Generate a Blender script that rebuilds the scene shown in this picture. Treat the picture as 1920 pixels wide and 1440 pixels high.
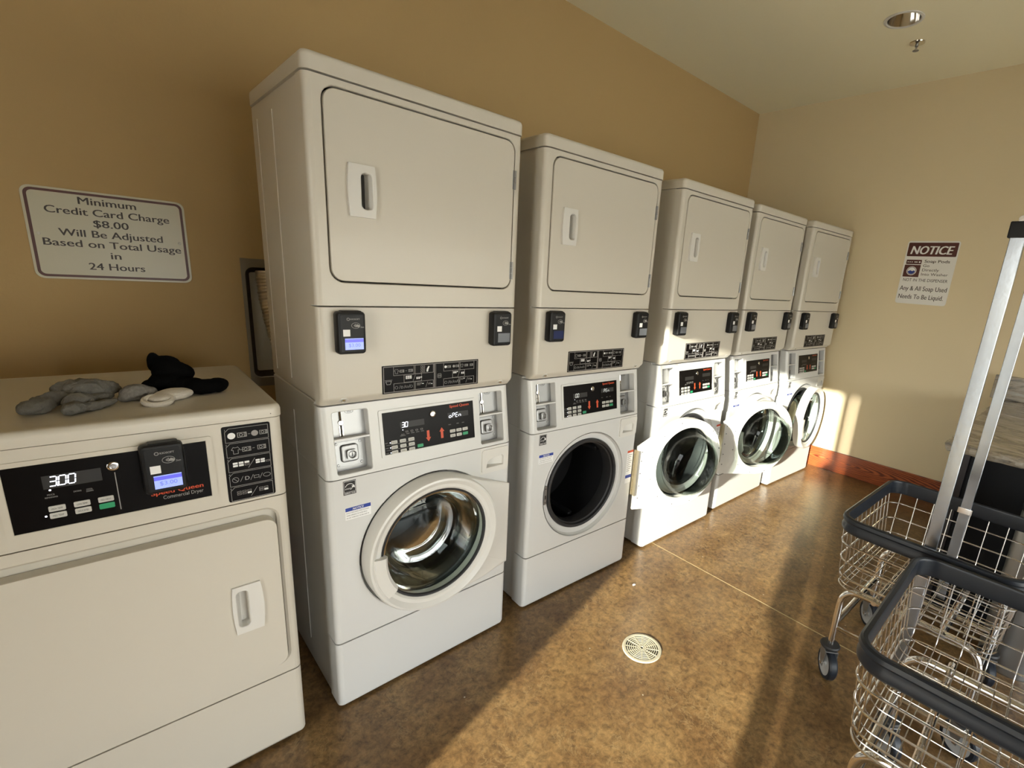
import bpy, bmesh, math, random
from mathutils import Vector, Matrix
random.seed(7)
PI = math.pi
for o in list(bpy.data.objects): bpy.data.objects.remove(o)
SC = bpy.context.scene
COL = SC.collection

# ------------------------------------------------------------------ camera
cam_d = bpy.data.cameras.new('camera'); cam = bpy.data.objects.new('camera', cam_d); COL.objects.link(cam)
R_ = Vector((0.72871652, -0.68116678, 0.07059776)); U_ = Vector((0.12042899, 0.22895010, 0.96595999)); F_ = Vector((0.67414323, 0.69540899, -0.24887196))
m = Matrix.Identity(4)
for k in range(3):
    m[k][0] = R_[k]; m[k][1] = U_[k]; m[k][2] = -F_[k]
m[0][3], m[1][3], m[2][3] = -0.288185, -1.481873, 1.497138
cam.matrix_world = m
cam_d.sensor_fit = 'HORIZONTAL'; cam_d.sensor_width = 36.0
cam_d.lens = 912.126 / 1920 * 36
cam_d.shift_x = -(1076.77 - 960) / 1920
cam_d.shift_y = (752.6 - 720) / 1920
cam_d.clip_start = 0.02; cam_d.clip_end = 200
SC.camera = cam

# ------------------------------------------------------------------ light, world, exposure
SC.view_settings.view_transform = 'Standard'; SC.view_settings.look = 'None'
SC.view_settings.gamma = 1.0; SC.view_settings.use_curve_mapping = False
SC.view_settings.exposure = 0.36
SUN_AZ = math.radians(15.2); SUN_TAN = 0.236
sun_d = bpy.data.lights.new('sun', 'SUN'); sun = bpy.data.objects.new('sun', sun_d); COL.objects.link(sun)
sdir = Vector((math.cos(SUN_AZ), math.sin(SUN_AZ), -SUN_TAN)).normalized()
sun.rotation_euler = sdir.to_track_quat('-Z', 'Y').to_euler()
sun_d.energy = 16.5; sun_d.color = (1.0, 0.93, 0.80); sun_d.angle = math.radians(0.9)
W = bpy.data.worlds.new('sky'); SC.world = W; W.use_nodes = True
nt = W.node_tree; nt.nodes.clear()
wo = nt.nodes.new('ShaderNodeOutputWorld'); bg = nt.nodes.new('ShaderNodeBackground')
tc = nt.nodes.new('ShaderNodeTexCoord'); sp = nt.nodes.new('ShaderNodeSeparateXYZ'); cr = nt.nodes.new('ShaderNodeValToRGB')
mp = nt.nodes.new('ShaderNodeMapRange'); mp.inputs['From Min'].default_value = -1; mp.inputs['From Max'].default_value = 1
nt.links.new(tc.outputs['Generated'], sp.inputs[0]); nt.links.new(sp.outputs['Z'], mp.inputs['Value'])
nt.links.new(mp.outputs[0], cr.inputs[0]); nt.links.new(cr.outputs[0], bg.inputs[0]); nt.links.new(bg.outputs[0], wo.inputs[0])
e = cr.color_ramp.elements
e[0].position = 0.0; e[0].color = (0.30, 0.25, 0.19, 1)
e[1].position = 1.0; e[1].color = (0.62, 0.72, 0.90, 1)
for p_, c_ in ((0.49, (0.42, 0.36, 0.28, 1)), (0.505, (1.0, 0.93, 0.82, 1)), (0.62, (0.90, 0.92, 0.96, 1))):
    q = cr.color_ramp.elements.new(p_); q.color = c_
bg.inputs[1].default_value = 8.2
def portal(name, loc, rot, sx, sy):
    d = bpy.data.lights.new(name, 'AREA'); d.shape = 'RECTANGLE'; d.size = sx; d.size_y = sy
    d.cycles.is_portal = True
    o = bpy.data.objects.new(name, d); COL.objects.link(o); o.location = loc; o.rotation_euler = rot
portal('door_daylight', (-1.49, -1.34, 1.06), (0, -PI / 2, 0), 2.1, 1.0)
portal('window_daylight', (1.75, -3.89, .905), (PI / 2, 0, 0), 4.3, 1.7)

# ------------------------------------------------------------------ materials
def rgb(h):
    h = h.lstrip('#'); v = [int(h[i:i + 2], 16) / 255 for i in (0, 2, 4)]
    return tuple((c / 12.92 if c <= 0.04045 else ((c + 0.055) / 1.055) ** 2.4) for c in v) + (1,)
def mat(name, col, rough=0.5, metal=0.0, spec=0.5, coat=0.0, bump=0.0, bscale=200, emit=None, estr=0, var=0.0, vscale=3):
    M = bpy.data.materials.new(name); M.use_nodes = True; n = M.node_tree.nodes; l = M.node_tree.links
    b = n['Principled BSDF']
    if isinstance(col, str): col = rgb(col)
    if len(col) == 3: col = tuple(col) + (1,)
    b.inputs['Base Color'].default_value = col; b.inputs['Roughness'].default_value = rough
    b.inputs['Metallic'].default_value = metal; b.inputs['Specular IOR Level'].default_value = spec
    b.inputs['Coat Weight'].default_value = coat; b.inputs['Coat Roughness'].default_value = 0.08
    t = n.new('ShaderNodeTexCoord')
    if var:
        ns = n.new('ShaderNodeTexNoise'); ns.inputs['Scale'].default_value = vscale; ns.inputs['Detail'].default_value = 5
        mx = n.new('ShaderNodeMix'); mx.data_type = 'RGBA'
        mx.inputs['A'].default_value = tuple(c * (1 - var) for c in col[:3]) + (1,); mx.inputs['B'].default_value = tuple(min(1, c * (1 + var)) for c in col[:3]) + (1,)
        l.new(t.outputs['Object'], ns.inputs['Vector']); l.new(ns.outputs['Fac'], mx.inputs['Factor']); l.new(mx.outputs['Result'], b.inputs['Base Color'])
    if bump:
        nz = n.new('ShaderNodeTexNoise'); nz.inputs['Scale'].default_value = bscale; nz.inputs['Detail'].default_value = 3
        bp = n.new('ShaderNodeBump'); bp.inputs['Strength'].default_value = bump; bp.inputs['Distance'].default_value = 0.002
        l.new(t.outputs['Object'], nz.inputs['Vector']); l.new(nz.outputs['Fac'], bp.inputs['Height']); l.new(bp.outputs[0], b.inputs['Normal'])
    if emit:
        if isinstance(emit, str): emit = rgb(emit)
        b.inputs['Emission Color'].default_value = emit; b.inputs['Emission Strength'].default_value = estr
    return M
M_ = {}
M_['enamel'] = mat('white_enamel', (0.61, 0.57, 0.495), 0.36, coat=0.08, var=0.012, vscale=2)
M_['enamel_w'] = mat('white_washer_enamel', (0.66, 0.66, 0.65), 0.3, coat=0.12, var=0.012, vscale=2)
M_['plastic'] = mat('white_plastic', (0.70, 0.685, 0.65), 0.3, var=0.01)
M_['black'] = mat('black_plastic', (0.008, 0.008, 0.009), 0.42, spec=0.25, var=0.1)
M_['panel'] = mat('black_display_film', (0.005, 0.004, 0.004), 0.28, spec=0.1, var=0.1)
M_['gap'] = mat('dark_gap', (0.03, 0.026, 0.022), 0.8, var=0.1)
M_['rubber'] = mat('dark_rubber', (0.02, 0.02, 0.022), 0.55, var=0.2, vscale=20)
M_['steel'] = mat('dull_steel', (0.33, 0.33, 0.33), 0.38, 0.85, bump=0.05, bscale=300, var=0.06)
M_['chrome'] = mat('chrome', (0.80, 0.78, 0.76), 0.12, 1.0, var=0.02)
M_['wire'] = mat('chrome_wire', (0.74, 0.72, 0.70), 0.2, 1.0, var=0.04, vscale=30)
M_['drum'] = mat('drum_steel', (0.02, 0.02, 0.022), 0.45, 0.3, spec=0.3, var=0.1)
M_['brass'] = mat('zinc_hinge', (0.62, 0.56, 0.42), 0.35, 0.9, var=0.1, vscale=40)
M_['grey'] = mat('grey_print', (0.34, 0.33, 0.32), 0.5, var=0.03)
M_['greyfr'] = mat('grey_frame_print', (0.30, 0.28, 0.27), 0.5, var=0.03)
M_['btn'] = mat('button_grey', (0.55, 0.54, 0.51), 0.45, var=0.03)
M_['green'] = mat('start_button_green', (0.02, 0.30, 0.13), 0.4, var=0.05)
M_['white'] = mat('white_print', (0.85, 0.85, 0.85), 0.5, var=0.01)
M_['red'] = mat('orange_red_print', (0.62, 0.075, 0.02), 0.45, var=0.03)
M_['blue'] = mat('blue_print', (0.02, 0.05, 0.30), 0.45, var=0.03)
M_['ink'] = mat('black_ink', (0.015, 0.014, 0.014), 0.5, var=0.05)
M_['led'] = mat('led_white', (0.9, 0.9, 1.0), 0.4, emit=(0.85, 0.88, 1, 1), estr=1.3, var=0.01)
M_['leddim'] = mat('led_dim', (0.5, 0.5, 0.5), 0.4, emit=(0.8, 0.85, 0.8, 1), estr=0.5, var=0.01)
M_['lcd'] = mat('lcd_lit', (0.2, 0.25, 0.6), 0.3, emit=(0.30, 0.38, 0.95, 1), estr=0.75, var=0.01)
M_['lcdbar'] = mat('lcd_bar', (0.1, 0.1, 0.5), 0.3, emit=(0.10, 0.10, 0.75, 1), estr=0.6, var=0.01)
M_['lcdtext'] = mat('lcd_text', (0.1, 0.12, 0.4), 0.4, emit=(0.12, 0.16, 0.5, 1), estr=0.7, var=0.01)
M_['lcdoff'] = mat('lcd_unlit', (0.16, 0.17, 0.19), 0.12, var=0.1)
M_['lcdblue'] = mat('lcd_dark_blue', (0.02, 0.03, 0.10), 0.12, var=0.1)
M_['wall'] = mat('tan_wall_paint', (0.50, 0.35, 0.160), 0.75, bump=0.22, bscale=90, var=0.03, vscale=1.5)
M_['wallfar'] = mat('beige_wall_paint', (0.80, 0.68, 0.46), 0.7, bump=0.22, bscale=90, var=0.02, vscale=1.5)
M_['ceil'] = mat('cream_ceiling_paint', (0.92, 0.86, 0.64), 0.85, bump=0.3, bscale=60, var=0.02, vscale=1)
M_['navy'] = mat('dark_bumper_vinyl', (0.014, 0.018, 0.026), 0.38, spec=0.4, var=0.1, vscale=15)
M_['cabinet'] = mat('black_cabinet', (0.005, 0.006, 0.008), 0.5, spec=0.2, var=0.1)
M_['cabedge'] = mat('dark_cabinet_edge', (0.028, 0.024, 0.026), 0.5, var=0.1)
M_['sign'] = mat('sign_white', (0.86, 0.85, 0.82), 0.25, var=0.01)
M_['sign_tan'] = mat('sign_cream', (0.58, 0.55, 0.43), 0.3, var=0.01)
M_['maroon'] = mat('maroon_print', (0.085, 0.018, 0.014), 0.4, var=0.03)
M_['signink'] = mat('brown_black_ink', (0.03, 0.018, 0.014), 0.45, var=0.05)
M_['sockgrey'] = mat('grey_cotton', (0.155, 0.15, 0.135), 0.95, bump=0.9, bscale=350, var=0.35, vscale=60)
M_['sockheather'] = mat('heather_grey_cotton', (0.22, 0.21, 0.20), 0.95, bump=0.9, bscale=350, var=0.45, vscale=130)
M_['sockwhite'] = mat('white_cotton', (0.72, 0.68, 0.62), 0.95, bump=0.8, bscale=350, var=0.08, vscale=60)
M_['sockblack'] = mat('black_cotton', (0.003, 0.003, 0.003), 0.95, spec=0.08, bump=0.5, bscale=350, var=0.2, vscale=60)
M_['sockinner'] = mat('tan_cotton_lining', (0.30, 0.25, 0.19), 0.95, var=0.1)
M_['wheel'] = mat('grey_wheel_plastic', (0.42, 0.43, 0.44), 0.3, var=0.03)
M_['lamp'] = mat('unlit_lamp_glass', (0.5, 0.5, 0.48), 0.3, var=0.03)
M_['foil'] = mat('crinkled_foil', (0.80, 0.76, 0.68), 0.35, 0.9, bump=0.9, bscale=60, var=0.1)
M_['wood_frame'] = mat('dark_bronze_frame', (0.05, 0.045, 0.04), 0.45, 0.3, var=0.05)
M_['asphalt'] = mat('outdoor_paving', (0.56, 0.51, 0.43), 0.9, bump=0.3, bscale=30, var=0.1)

def glass(name, tint=(0.93, 0.97, 0.95), refl=1.0):
    M = bpy.data.materials.new(name); M.use_nodes = True; n = M.node_tree.nodes; l = M.node_tree.links
    n.clear(); o = n.new('ShaderNodeOutputMaterial'); mx = n.new('ShaderNodeMixShader'); t = n.new('ShaderNodeBsdfTransparent'); g = n.new('ShaderNodeBsdfGlossy')
    fr = n.new('ShaderNodeFresnel'); fr.inputs[0].default_value = 1.5
    mu = n.new('ShaderNodeMath'); mu.operation = 'MULTIPLY'; mu.inputs[1].default_value = refl; mu.use_clamp = True
    t.inputs[0].default_value = tuple(tint) + (1,); g.inputs['Roughness'].default_value = 0.03
    l.new(fr.outputs[0], mu.inputs[0]); l.new(mu.outputs[0], mx.inputs[0]); l.new(t.outputs[0], mx.inputs[1]); l.new(g.outputs[0], mx.inputs[2]); l.new(mx.outputs[0], o.inputs[0])
    return M
M_['glass'] = glass('door_glass', (0.95, 0.975, 0.965), 1.6)
M_['bowl'] = glass('bowl_glass', (0.90, 0.95, 0.93), 0.55)
M_['pane'] = glass('window_glass', (0.96, 0.98, 0.97), 1.0)

def floor_mat():
    M = bpy.data.materials.new('stained_concrete'); M.use_nodes = True; n = M.node_tree.nodes; l = M.node_tree.links; b = n['Principled BSDF']
    t = n.new('ShaderNodeTexCoord')
    def noise(s, d, r=0.55, dist=0.0):
        x = n.new('ShaderNodeTexNoise'); x.inputs['Scale'].default_value = s; x.inputs['Detail'].default_value = d; x.inputs['Roughness'].default_value = r; x.inputs['Distortion'].default_value = dist
        l.new(t.outputs['Object'], x.inputs['Vector']); return x
    a = noise(4.5, 9, 0.72, 0.2); r1 = n.new('ShaderNodeValToRGB'); l.new(a.outputs['Fac'], r1.inputs[0])
    e = r1.color_ramp.elements; e[0].position = 0.30; e[0].color = (0.115, 0.062, 0.028, 1); e[1].position = 0.72; e[1].color = (0.265, 0.172, 0.080, 1)
    q = r1.color_ramp.elements.new(0.5); q.color = (0.178, 0.107, 0.048, 1)
    b2 = noise(38, 9, 0.78, 0.4); r2 = n.new('ShaderNodeValToRGB'); l.new(b2.outputs['Fac'], r2.inputs[0])
    e = r2.color_ramp.elements; e[0].position = 0.36; e[0].color = (0.40, 0.38, 0.36, 1); e[1].position = 0.64; e[1].color = (1.60, 1.52, 1.30, 1)
    m1 = n.new('ShaderNodeMix'); m1.data_type = 'RGBA'; m1.blend_type = 'MULTIPLY'; m1.inputs['Factor'].default_value = 0.85
    l.new(r1.outputs[0], m1.inputs['A']); l.new(r2.outputs[0], m1.inputs['B'])
    # thin pale veins
    w = noise(15, 5, 0.6, 1.5); sb = n.new('ShaderNodeMath'); sb.operation = 'SUBTRACT'; sb.inputs[1].default_value = 0.5; ab = n.new('ShaderNodeMath'); ab.operation = 'ABSOLUTE'
    l.new(w.outputs['Fac'], sb.inputs[0]); l.new(sb.outputs[0], ab.inputs[0])
    r3 = n.new('ShaderNodeValToRGB'); l.new(ab.outputs[0], r3.inputs[0]); e = r3.color_ramp.elements; e[0].color = (1, 1, 1, 1); e[0].position = 0.0; e[1].position = 0.022; e[1].color = (0, 0, 0, 1)
    m2 = n.new('ShaderNodeMix'); m2.data_type = 'RGBA'; m2.blend_type = 'MIX'; m2.inputs['B'].default_value = (0.36, 0.25, 0.12, 1)
    mu = n.new('ShaderNodeMath'); mu.operation = 'MULTIPLY'; mu.inputs[1].default_value = 0.6
    pn = noise(5, 3); pr = n.new('ShaderNodeValToRGB'); pr.color_ramp.elements[0].position = 0.45; pr.color_ramp.elements[1].position = 0.62; l.new(pn.outputs['Fac'], pr.inputs[0])
    mm = n.new('ShaderNodeMath'); mm.operation = 'MULTIPLY'; l.new(r3.outputs[0], mm.inputs[0]); l.new(pr.outputs[0], mm.inputs[1]); l.new(mm.outputs[0], mu.inputs[0])
    l.new(mu.outputs[0], m2.inputs['Factor']); l.new(m1.outputs['Result'], m2.inputs['A'])
    # pale specks
    v = n.new('ShaderNodeTexVoronoi'); v.inputs['Scale'].default_value = 9; l.new(t.outputs['Object'], v.inputs['Vector'])
    lt = n.new('ShaderNodeMath'); lt.operation = 'LESS_THAN'; lt.inputs[1].default_value = 0.028; l.new(v.outputs['Distance'], lt.inputs[0])
    m3 = n.new('ShaderNodeMix'); m3.data_type = 'RGBA'; m3.inputs['B'].default_value = (0.5, 0.45, 0.36, 1)
    l.new(lt.outputs[0], m3.inputs['Factor']); l.new(m2.outputs['Result'], m3.inputs['A'])
    l.new(m3.outputs['Result'], b.inputs['Base Color'])
    rr = n.new('ShaderNodeMapRange'); rr.inputs['To Min'].default_value = 0.20; rr.inputs['To Max'].default_value = 0.42; l.new(b2.outputs['Fac'], rr.inputs['Value']); l.new(rr.outputs[0], b.inputs['Roughness'])
    bp = n.new('ShaderNodeBump'); bp.inputs['Strength'].default_value = 0.12; bp.inputs['Distance'].default_value = 0.003; l.new(a.outputs['Fac'], bp.inputs['Height']); l.new(bp.outputs[0], b.inputs['Normal'])
    b.inputs['Specular IOR Level'].default_value = 0.5
    return M
M_['floor'] = floor_mat()
def wood_mat():
    M = bpy.data.materials.new('stained_pine'); M.use_nodes = True; n = M.node_tree.nodes; l = M.node_tree.links; b = n['Principled BSDF']
    t = n.new('ShaderNodeTexCoord'); mpn = n.new('ShaderNodeMapping'); mpn.inputs['Scale'].default_value = (1, 0.55, 5.5); mpn.inputs['Location'].default_value = (0, 0.12, -0.55)
    l.new(t.outputs['Object'], mpn.inputs[0])
    w = n.new('ShaderNodeTexWave'); w.wave_type = 'RINGS'; w.rings_direction = 'X'; w.inputs['Scale'].default_value = 6.5; w.inputs['Distortion'].default_value = 5.0; w.inputs['Detail'].default_value = 2.0; w.inputs['Detail Scale'].default_value = 1.2
    l.new(mpn.outputs[0], w.inputs['Vector'])
    r = n.new('ShaderNodeValToRGB'); l.new(w.outputs['Fac'], r.inputs[0]); e = r.color_ramp.elements
    e[0].position = 0.1; e[0].color = (0.13, 0.022, 0.008, 1); e[1].position = 0.75; e[1].color = (0.42, 0.105, 0.028, 1)
    l.new(r.outputs[0], b.inputs['Base Color']); b.inputs['Roughness'].default_value = 0.3; b.inputs['Coat Weight'].default_value = 0.3
    return M
M_['wood'] = wood_mat()
def granite_mat():
    M = bpy.data.materials.new('granite'); M.use_nodes = True; n = M.node_tree.nodes; l = M.node_tree.links; b = n['Principled BSDF']
    t = n.new('ShaderNodeTexCoord'); mpn = n.new('ShaderNodeMapping'); mpn.inputs['Scale'].default_value = (1.0, 0.45, 2.2); l.new(t.outputs['Object'], mpn.inputs[0])
    a = n.new('ShaderNodeTexNoise'); a.inputs['Scale'].default_value = 9; a.inputs['Detail'].default_value = 9; a.inputs['Roughness'].default_value = 0.7; a.inputs['Distortion'].default_value = 1.5; l.new(mpn.outputs[0], a.inputs['Vector'])
    r = n.new('ShaderNodeValToRGB'); l.new(a.outputs['Fac'], r.inputs[0]); e = r.color_ramp.elements
    e[0].position = 0.30; e[0].color = (0.05, 0.045, 0.04, 1); e[1].position = 0.70; e[1].color = (0.60, 0.56, 0.50, 1)
    for p_, c_ in ((0.42, (0.18, 0.16, 0.14, 1)), (0.50, (0.36, 0.31, 0.24, 1)), (0.60, (0.40, 0.37, 0.32, 1))):
        q = e.new(p_); q.color = c_
    l.new(r.outputs[0], b.inputs['Base Color']); b.inputs['Roughness'].default_value = 0.2
    return M
M_['granite'] = granite_mat()

# ------------------------------------------------------------------ geometry helpers
def frame(o, u, v):
    u = Vector(u).normalized(); v = Vector(v).normalized(); w = u.cross(v)
    M = Matrix.Identity(4)
    for k in range(3): M[k][0] = u[k]; M[k][1] = v[k]; M[k][2] = w[k]; M[k][3] = o[k]
    return M
FRONT = frame((0, 0, 0), (1, 0, 0), (0, 0, 1))      # u = x, v = z, w = -y
def front(y=0.0): return frame((0, y, 0), (1, 0, 0), (0, 0, 1))
ID = Matrix.Identity(4)
def rrect(x0, y0, x1, y1, r, n=5):
    r = min(r, (x1 - x0) / 2 - 1e-5, (y1 - y0) / 2 - 1e-5); L = []
    for cx, cy, a in ((x1 - r, y0 + r, -PI / 2), (x1 - r, y1 - r, 0), (x0 + r, y1 - r, PI / 2), (x0 + r, y0 + r, PI)):
        for k in range(n + 1):
            t = a + PI / 2 * k / n; L.append((cx + r * math.cos(t), cy + r * math.sin(t)))
    return L
def rect(x0, y0, x1, y1): return [(x0, y0), (x1, y0), (x1, y1), (x0, y1)]
def circ(cx, cy, r, n=48): return [(cx + r * math.cos(2 * PI * k / n), cy + r * math.sin(2 * PI * k / n)) for k in range(n)]
def inset(L, d):
    n = len(L); out = []
    for i in range(n):
        p, c, q = Vector(L[i - 1]), Vector(L[i]), Vector(L[(i + 1) % n])
        a = (c - p); b = (q - c)
        if a.length < 1e-9: a = b
        if b.length < 1e-9: b = a
        a.normalize(); b.normalize(); na = Vector((-a.y, a.x)); nb = Vector((-b.y, b.x)); s = na + nb
        if s.length < 1e-6: s = na
        s.normalize(); k = d / max(0.35, s.dot(na)); out.append((c.x + s.x * k, c.y + s.y * k))
    return out
def common(A, B, c):
    def cast(L, t):
        d = Vector((math.cos(t), math.sin(t))); best = None
        for i in range(len(L)):
            a = Vector(L[i]) - Vector(c); b = Vector(L[(i + 1) % len(L)]) - Vector(c); e = b - a
            den = d.x * e.y - d.y * e.x
            if abs(den) < 1e-12: continue
            s = (a.x * e.y - a.y * e.x) / den; u = (a.x * d.y - a.y * d.x) / den
            if s > 0 and -1e-6 <= u <= 1 + 1e-6 and (best is None or s > best): best = s
        return (c[0] + d.x * best, c[1] + d.y * best)
    T = sorted(set(round(math.atan2(p[1] - c[1], p[0] - c[0]) % (2 * PI), 5) for p in list(A) + list(B)))
    return [cast(A, t) for t in T], [cast(B, t) for t in T]
class G:
    def __init__(s): s.bm = bmesh.new()
    def f(s, vs, mi=0):
        try:
            x = s.bm.faces.new(vs); x.material_index = mi; x.smooth = True; return x
        except ValueError: return None
    def loft(s, loops, M=ID, mi=0, cap0=True, cap1=True, closed=True):
        R = [[s.bm.verts.new(M @ Vector(p)) for p in L] for L in loops]
        n = len(R[0])
        for A, B in zip(R, R[1:]):
            for i in range(n if closed else n - 1):
                j = (i + 1) % n; s.f((A[i], A[j], B[j], B[i]), mi)
        if cap0: s.f(list(reversed(R[0])), mi)
        if cap1: s.f(R[-1], mi)
        return s
    def plate(s, L, w0, w1, ch=0.0, M=FRONT, mi=0):
        lo = [[(a, b, w0) for a, b in L]]
        if ch:
            for k in range(3):
                t = PI / 2 * k / 2; I = inset(L, ch * (1 - math.cos(t))); lo.append([(a, b, w1 - ch + ch * math.sin(t)) for a, b in I])
        else: lo.append([(a, b, w1) for a, b in L])
        return s.loft(lo, M, mi)
    def ring(s, A, B, w0, w1, M=FRONT, mi=0, c=None, back=True, chi=0.0):
        if c is None: c = (sum(p[0] for p in B) / len(B), sum(p[1] for p in B) / len(B))
        A, B = common(A, B, c)
        lo = [[(a, b, w0) for a, b in A], [(a, b, w1) for a, b in A]]
        if chi: lo += [[(a, b, w1) for a, b in inset(B, -chi)], [(a, b, w1 - chi) for a, b in B]]
        else: lo.append([(a, b, w1) for a, b in B])
        lo.append([(a, b, w0) for a, b in B])
        if back: lo.append(lo[0])
        return s.loft(lo, M, mi, False, False)
    def box(s, x0, y0, z0, x1, y1, z1, b=0.0, mi=0, M=ID, seg=2):
        t = bmesh.new(); bmesh.ops.create_cube(t, size=1)
        for v in t.verts: v.co = Vector(((x0 + x1) / 2 + v.co.x * (x1 - x0), (y0 + y1) / 2 + v.co.y * (y1 - y0), (z0 + z1) / 2 + v.co.z * (z1 - z0)))
        if b: bmesh.ops.bevel(t, geom=list(t.edges), offset=b, segments=seg, affect='EDGES', profile=0.5)
        s.merge(t, M, mi); t.free(); return s
    def merge(s, t, M=ID, mi=0):
        t.verts.ensure_lookup_table(); V = [s.bm.verts.new(M @ v.co) for v in t.verts]; t.verts.index_update()
        for fa in t.faces: s.f([V[v.index] for v in fa.verts], mi)
    def lathe(s, prof, M=ID, n=48, mi=0, cap0=False, cap1=False, a0=0.0, a1=None):
        if a1 is None:
            return s.loft([[(r * math.cos(2 * PI * k / n), r * math.sin(2 * PI * k / n), w) for k in range(n)] for r, w in prof], M, mi, cap0, cap1)
        return s.loft([[(r * math.cos(a0 + (a1 - a0) * k / n), r * math.sin(a0 + (a1 - a0) * k / n), w) for k in range(n + 1)] for r, w in prof], M, mi, False, False, closed=False)
    def tube(s, P, r, n=8, closed=False, mi=0, M=ID, sq=None):
        P = [Vector(p) for p in P]; N = len(P); loops = []; prev = None
        for i in range(N):
            if closed: t = (P[(i + 1) % N] - P[i - 1]).normalized()
            else: t = (P[min(i + 1, N - 1)] - P[max(i - 1, 0)]).normalized()
            if prev is None:
                a = Vector((0, 0, 1)) if abs(t.z) < 0.9 else Vector((1, 0, 0)); nrm = (a - t * a.dot(t)).normalized()
            else: nrm = (prev - t * prev.dot(t)).normalized()
            prev = nrm; b = t.cross(nrm); rr = r[i] if isinstance(r, (list, tuple)) else r
            loops.append([tuple(P[i] + nrm * rr * math.cos(2 * PI * k / n) + b * rr * math.sin(2 * PI * k / n)) for k in range(n)])
        if closed: loops.append(loops[0])
        return s.loft(loops, M, mi, not closed, not closed)
    def sweep(s, prof, path, M=ID, mi=0, closed=True):
        # horizontal path (x, y) in the plane z; profile points are (outward offset, z)
        n = len(path); loops = []
        for i in range(n):
            a = Vector(path[i - 1] if closed or i else path[0]); q = Vector(path[(i + 1) % n] if closed or i < n - 1 else path[i])
            t = (q - a).normalized(); o = Vector((t.y, -t.x))
            loops.append([(path[i][0] + o.x * d, path[i][1] + o.y * d, z) for d, z in prof])
        if closed: loops.append(loops[0])
        return s.loft(loops, M, mi, not closed, not closed)
    def mesh(s, name, mats, ang=32, merge=0.0):
        if merge: bmesh.ops.remove_doubles(s.bm, verts=s.bm.verts, dist=merge)
        bmesh.ops.recalc_face_normals(s.bm, faces=s.bm.faces)
        me = bpy.data.meshes.new(name); s.bm.to_mesh(me); s.bm.free()
        for k in (mats if isinstance(mats, (list, tuple)) else [mats]): me.materials.append(M_[k])
        me.set_sharp_from_angle(angle=math.radians(ang)); return me
    def obj(s, name, mats, parent=None, ang=32, loc=None, merge=0.0):
        return link(name, s.mesh(name, mats, ang, merge), parent, loc)
NOWN = {'wire', 'hoop', 'duct_hose', 'lettering', 'button_lettering', 'brand_lettering'}
def link(name, me, parent=None, loc=None, rot=None):
    o = bpy.data.objects.new(name, me); COL.objects.link(o)
    if parent is not None: o.parent = parent
    if me is not None and me.name.split('.')[0] not in NOWN: o.modifiers.new('weighted_normal', 'WEIGHTED_NORMAL').keep_sharp = True
    if loc: o.location = loc
    if rot: o.rotation_euler = rot
    return o
def tag(o, label=None, cat=None, group=None, kind=None):
    if label: o['label'] = label
    if cat: o['category'] = cat
    if group: o['group'] = group
    if kind: o['kind'] = kind
    return o
def thing(name, loc, label, cat, group=None, rz=0.0):
    return tag(link(name, None, None, loc, (0, 0, rz)), label, cat, group)
def copy_tree(o, parent=None):
    c = o.copy(); COL.objects.link(c)
    if parent is not None: c.parent = parent
    for ch in list(o.children): copy_tree(ch, c)
    return c
_tc = {}
def text_shape(s, shear=0.0, bold=0.0):
    k = (s, shear, bold)
    if k in _tc: return _tc[k]
    cu = bpy.data.curves.new('t', 'FONT'); cu.body = s; cu.size = 1.0; cu.shear = shear; cu.offset = bold; cu.resolution_u = 3; cu.fill_mode = 'BOTH'
    o = bpy.data.objects.new('t', cu); COL.objects.link(o); dg = bpy.context.evaluated_depsgraph_get()
    me = bpy.data.meshes.new_from_object(o.evaluated_get(dg)); vs = [v.co.copy() for v in me.vertices]; fs = [tuple(p.vertices) for p in me.polygons]
    bpy.data.objects.remove(o); bpy.data.curves.remove(cu); bpy.data.meshes.remove(me)
    _tc[k] = (vs, fs); return _tc[k]
def put_text(g, s, cx, cy, width=None, height=None, M=FRONT, w=0.0006, mi=0, shear=0.0, bold=0.0, align='C'):
    if bold and height:
        d = height * bold * .9
        for k, q in enumerate((-d, 0, d)): _text(g, s, cx + q, cy, width, height, M, w + k * 2e-5, mi, shear, 0.0, align)
    else: _text(g, s, cx, cy, width, height, M, w, mi, shear, 0.0, align)
def _text(g, s, cx, cy, width=None, height=None, M=FRONT, w=0.0006, mi=0, shear=0.0, bold=0.0, align='C', thick=0.0):
    vs, fs = text_shape(s, shear, bold)
    if not vs: return
    x0 = min(v.x for v in vs); x1 = max(v.x for v in vs); y0 = min(v.y for v in vs); y1 = max(v.y for v in vs)
    cap = 0.72
    sy = (height / cap) if height else width / (x1 - x0); sx = (width / (x1 - x0)) if width else sy
    ox = cx - (x0 + x1) / 2 * sx if align == 'C' else cx - x0 * sx
    V = [g.bm.verts.new(M @ Vector((ox + v.x * sx, cy + v.y * sy, w))) for v in vs]
    for fa in fs: g.f([V[i] for i in fa], mi)
SEG = {'0': 'abcdef', '3': 'abcdg', 'o': 'cdeg', 'P': 'abefg', 'E': 'adefg', 'n': 'ceg', ' ': ''}
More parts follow.
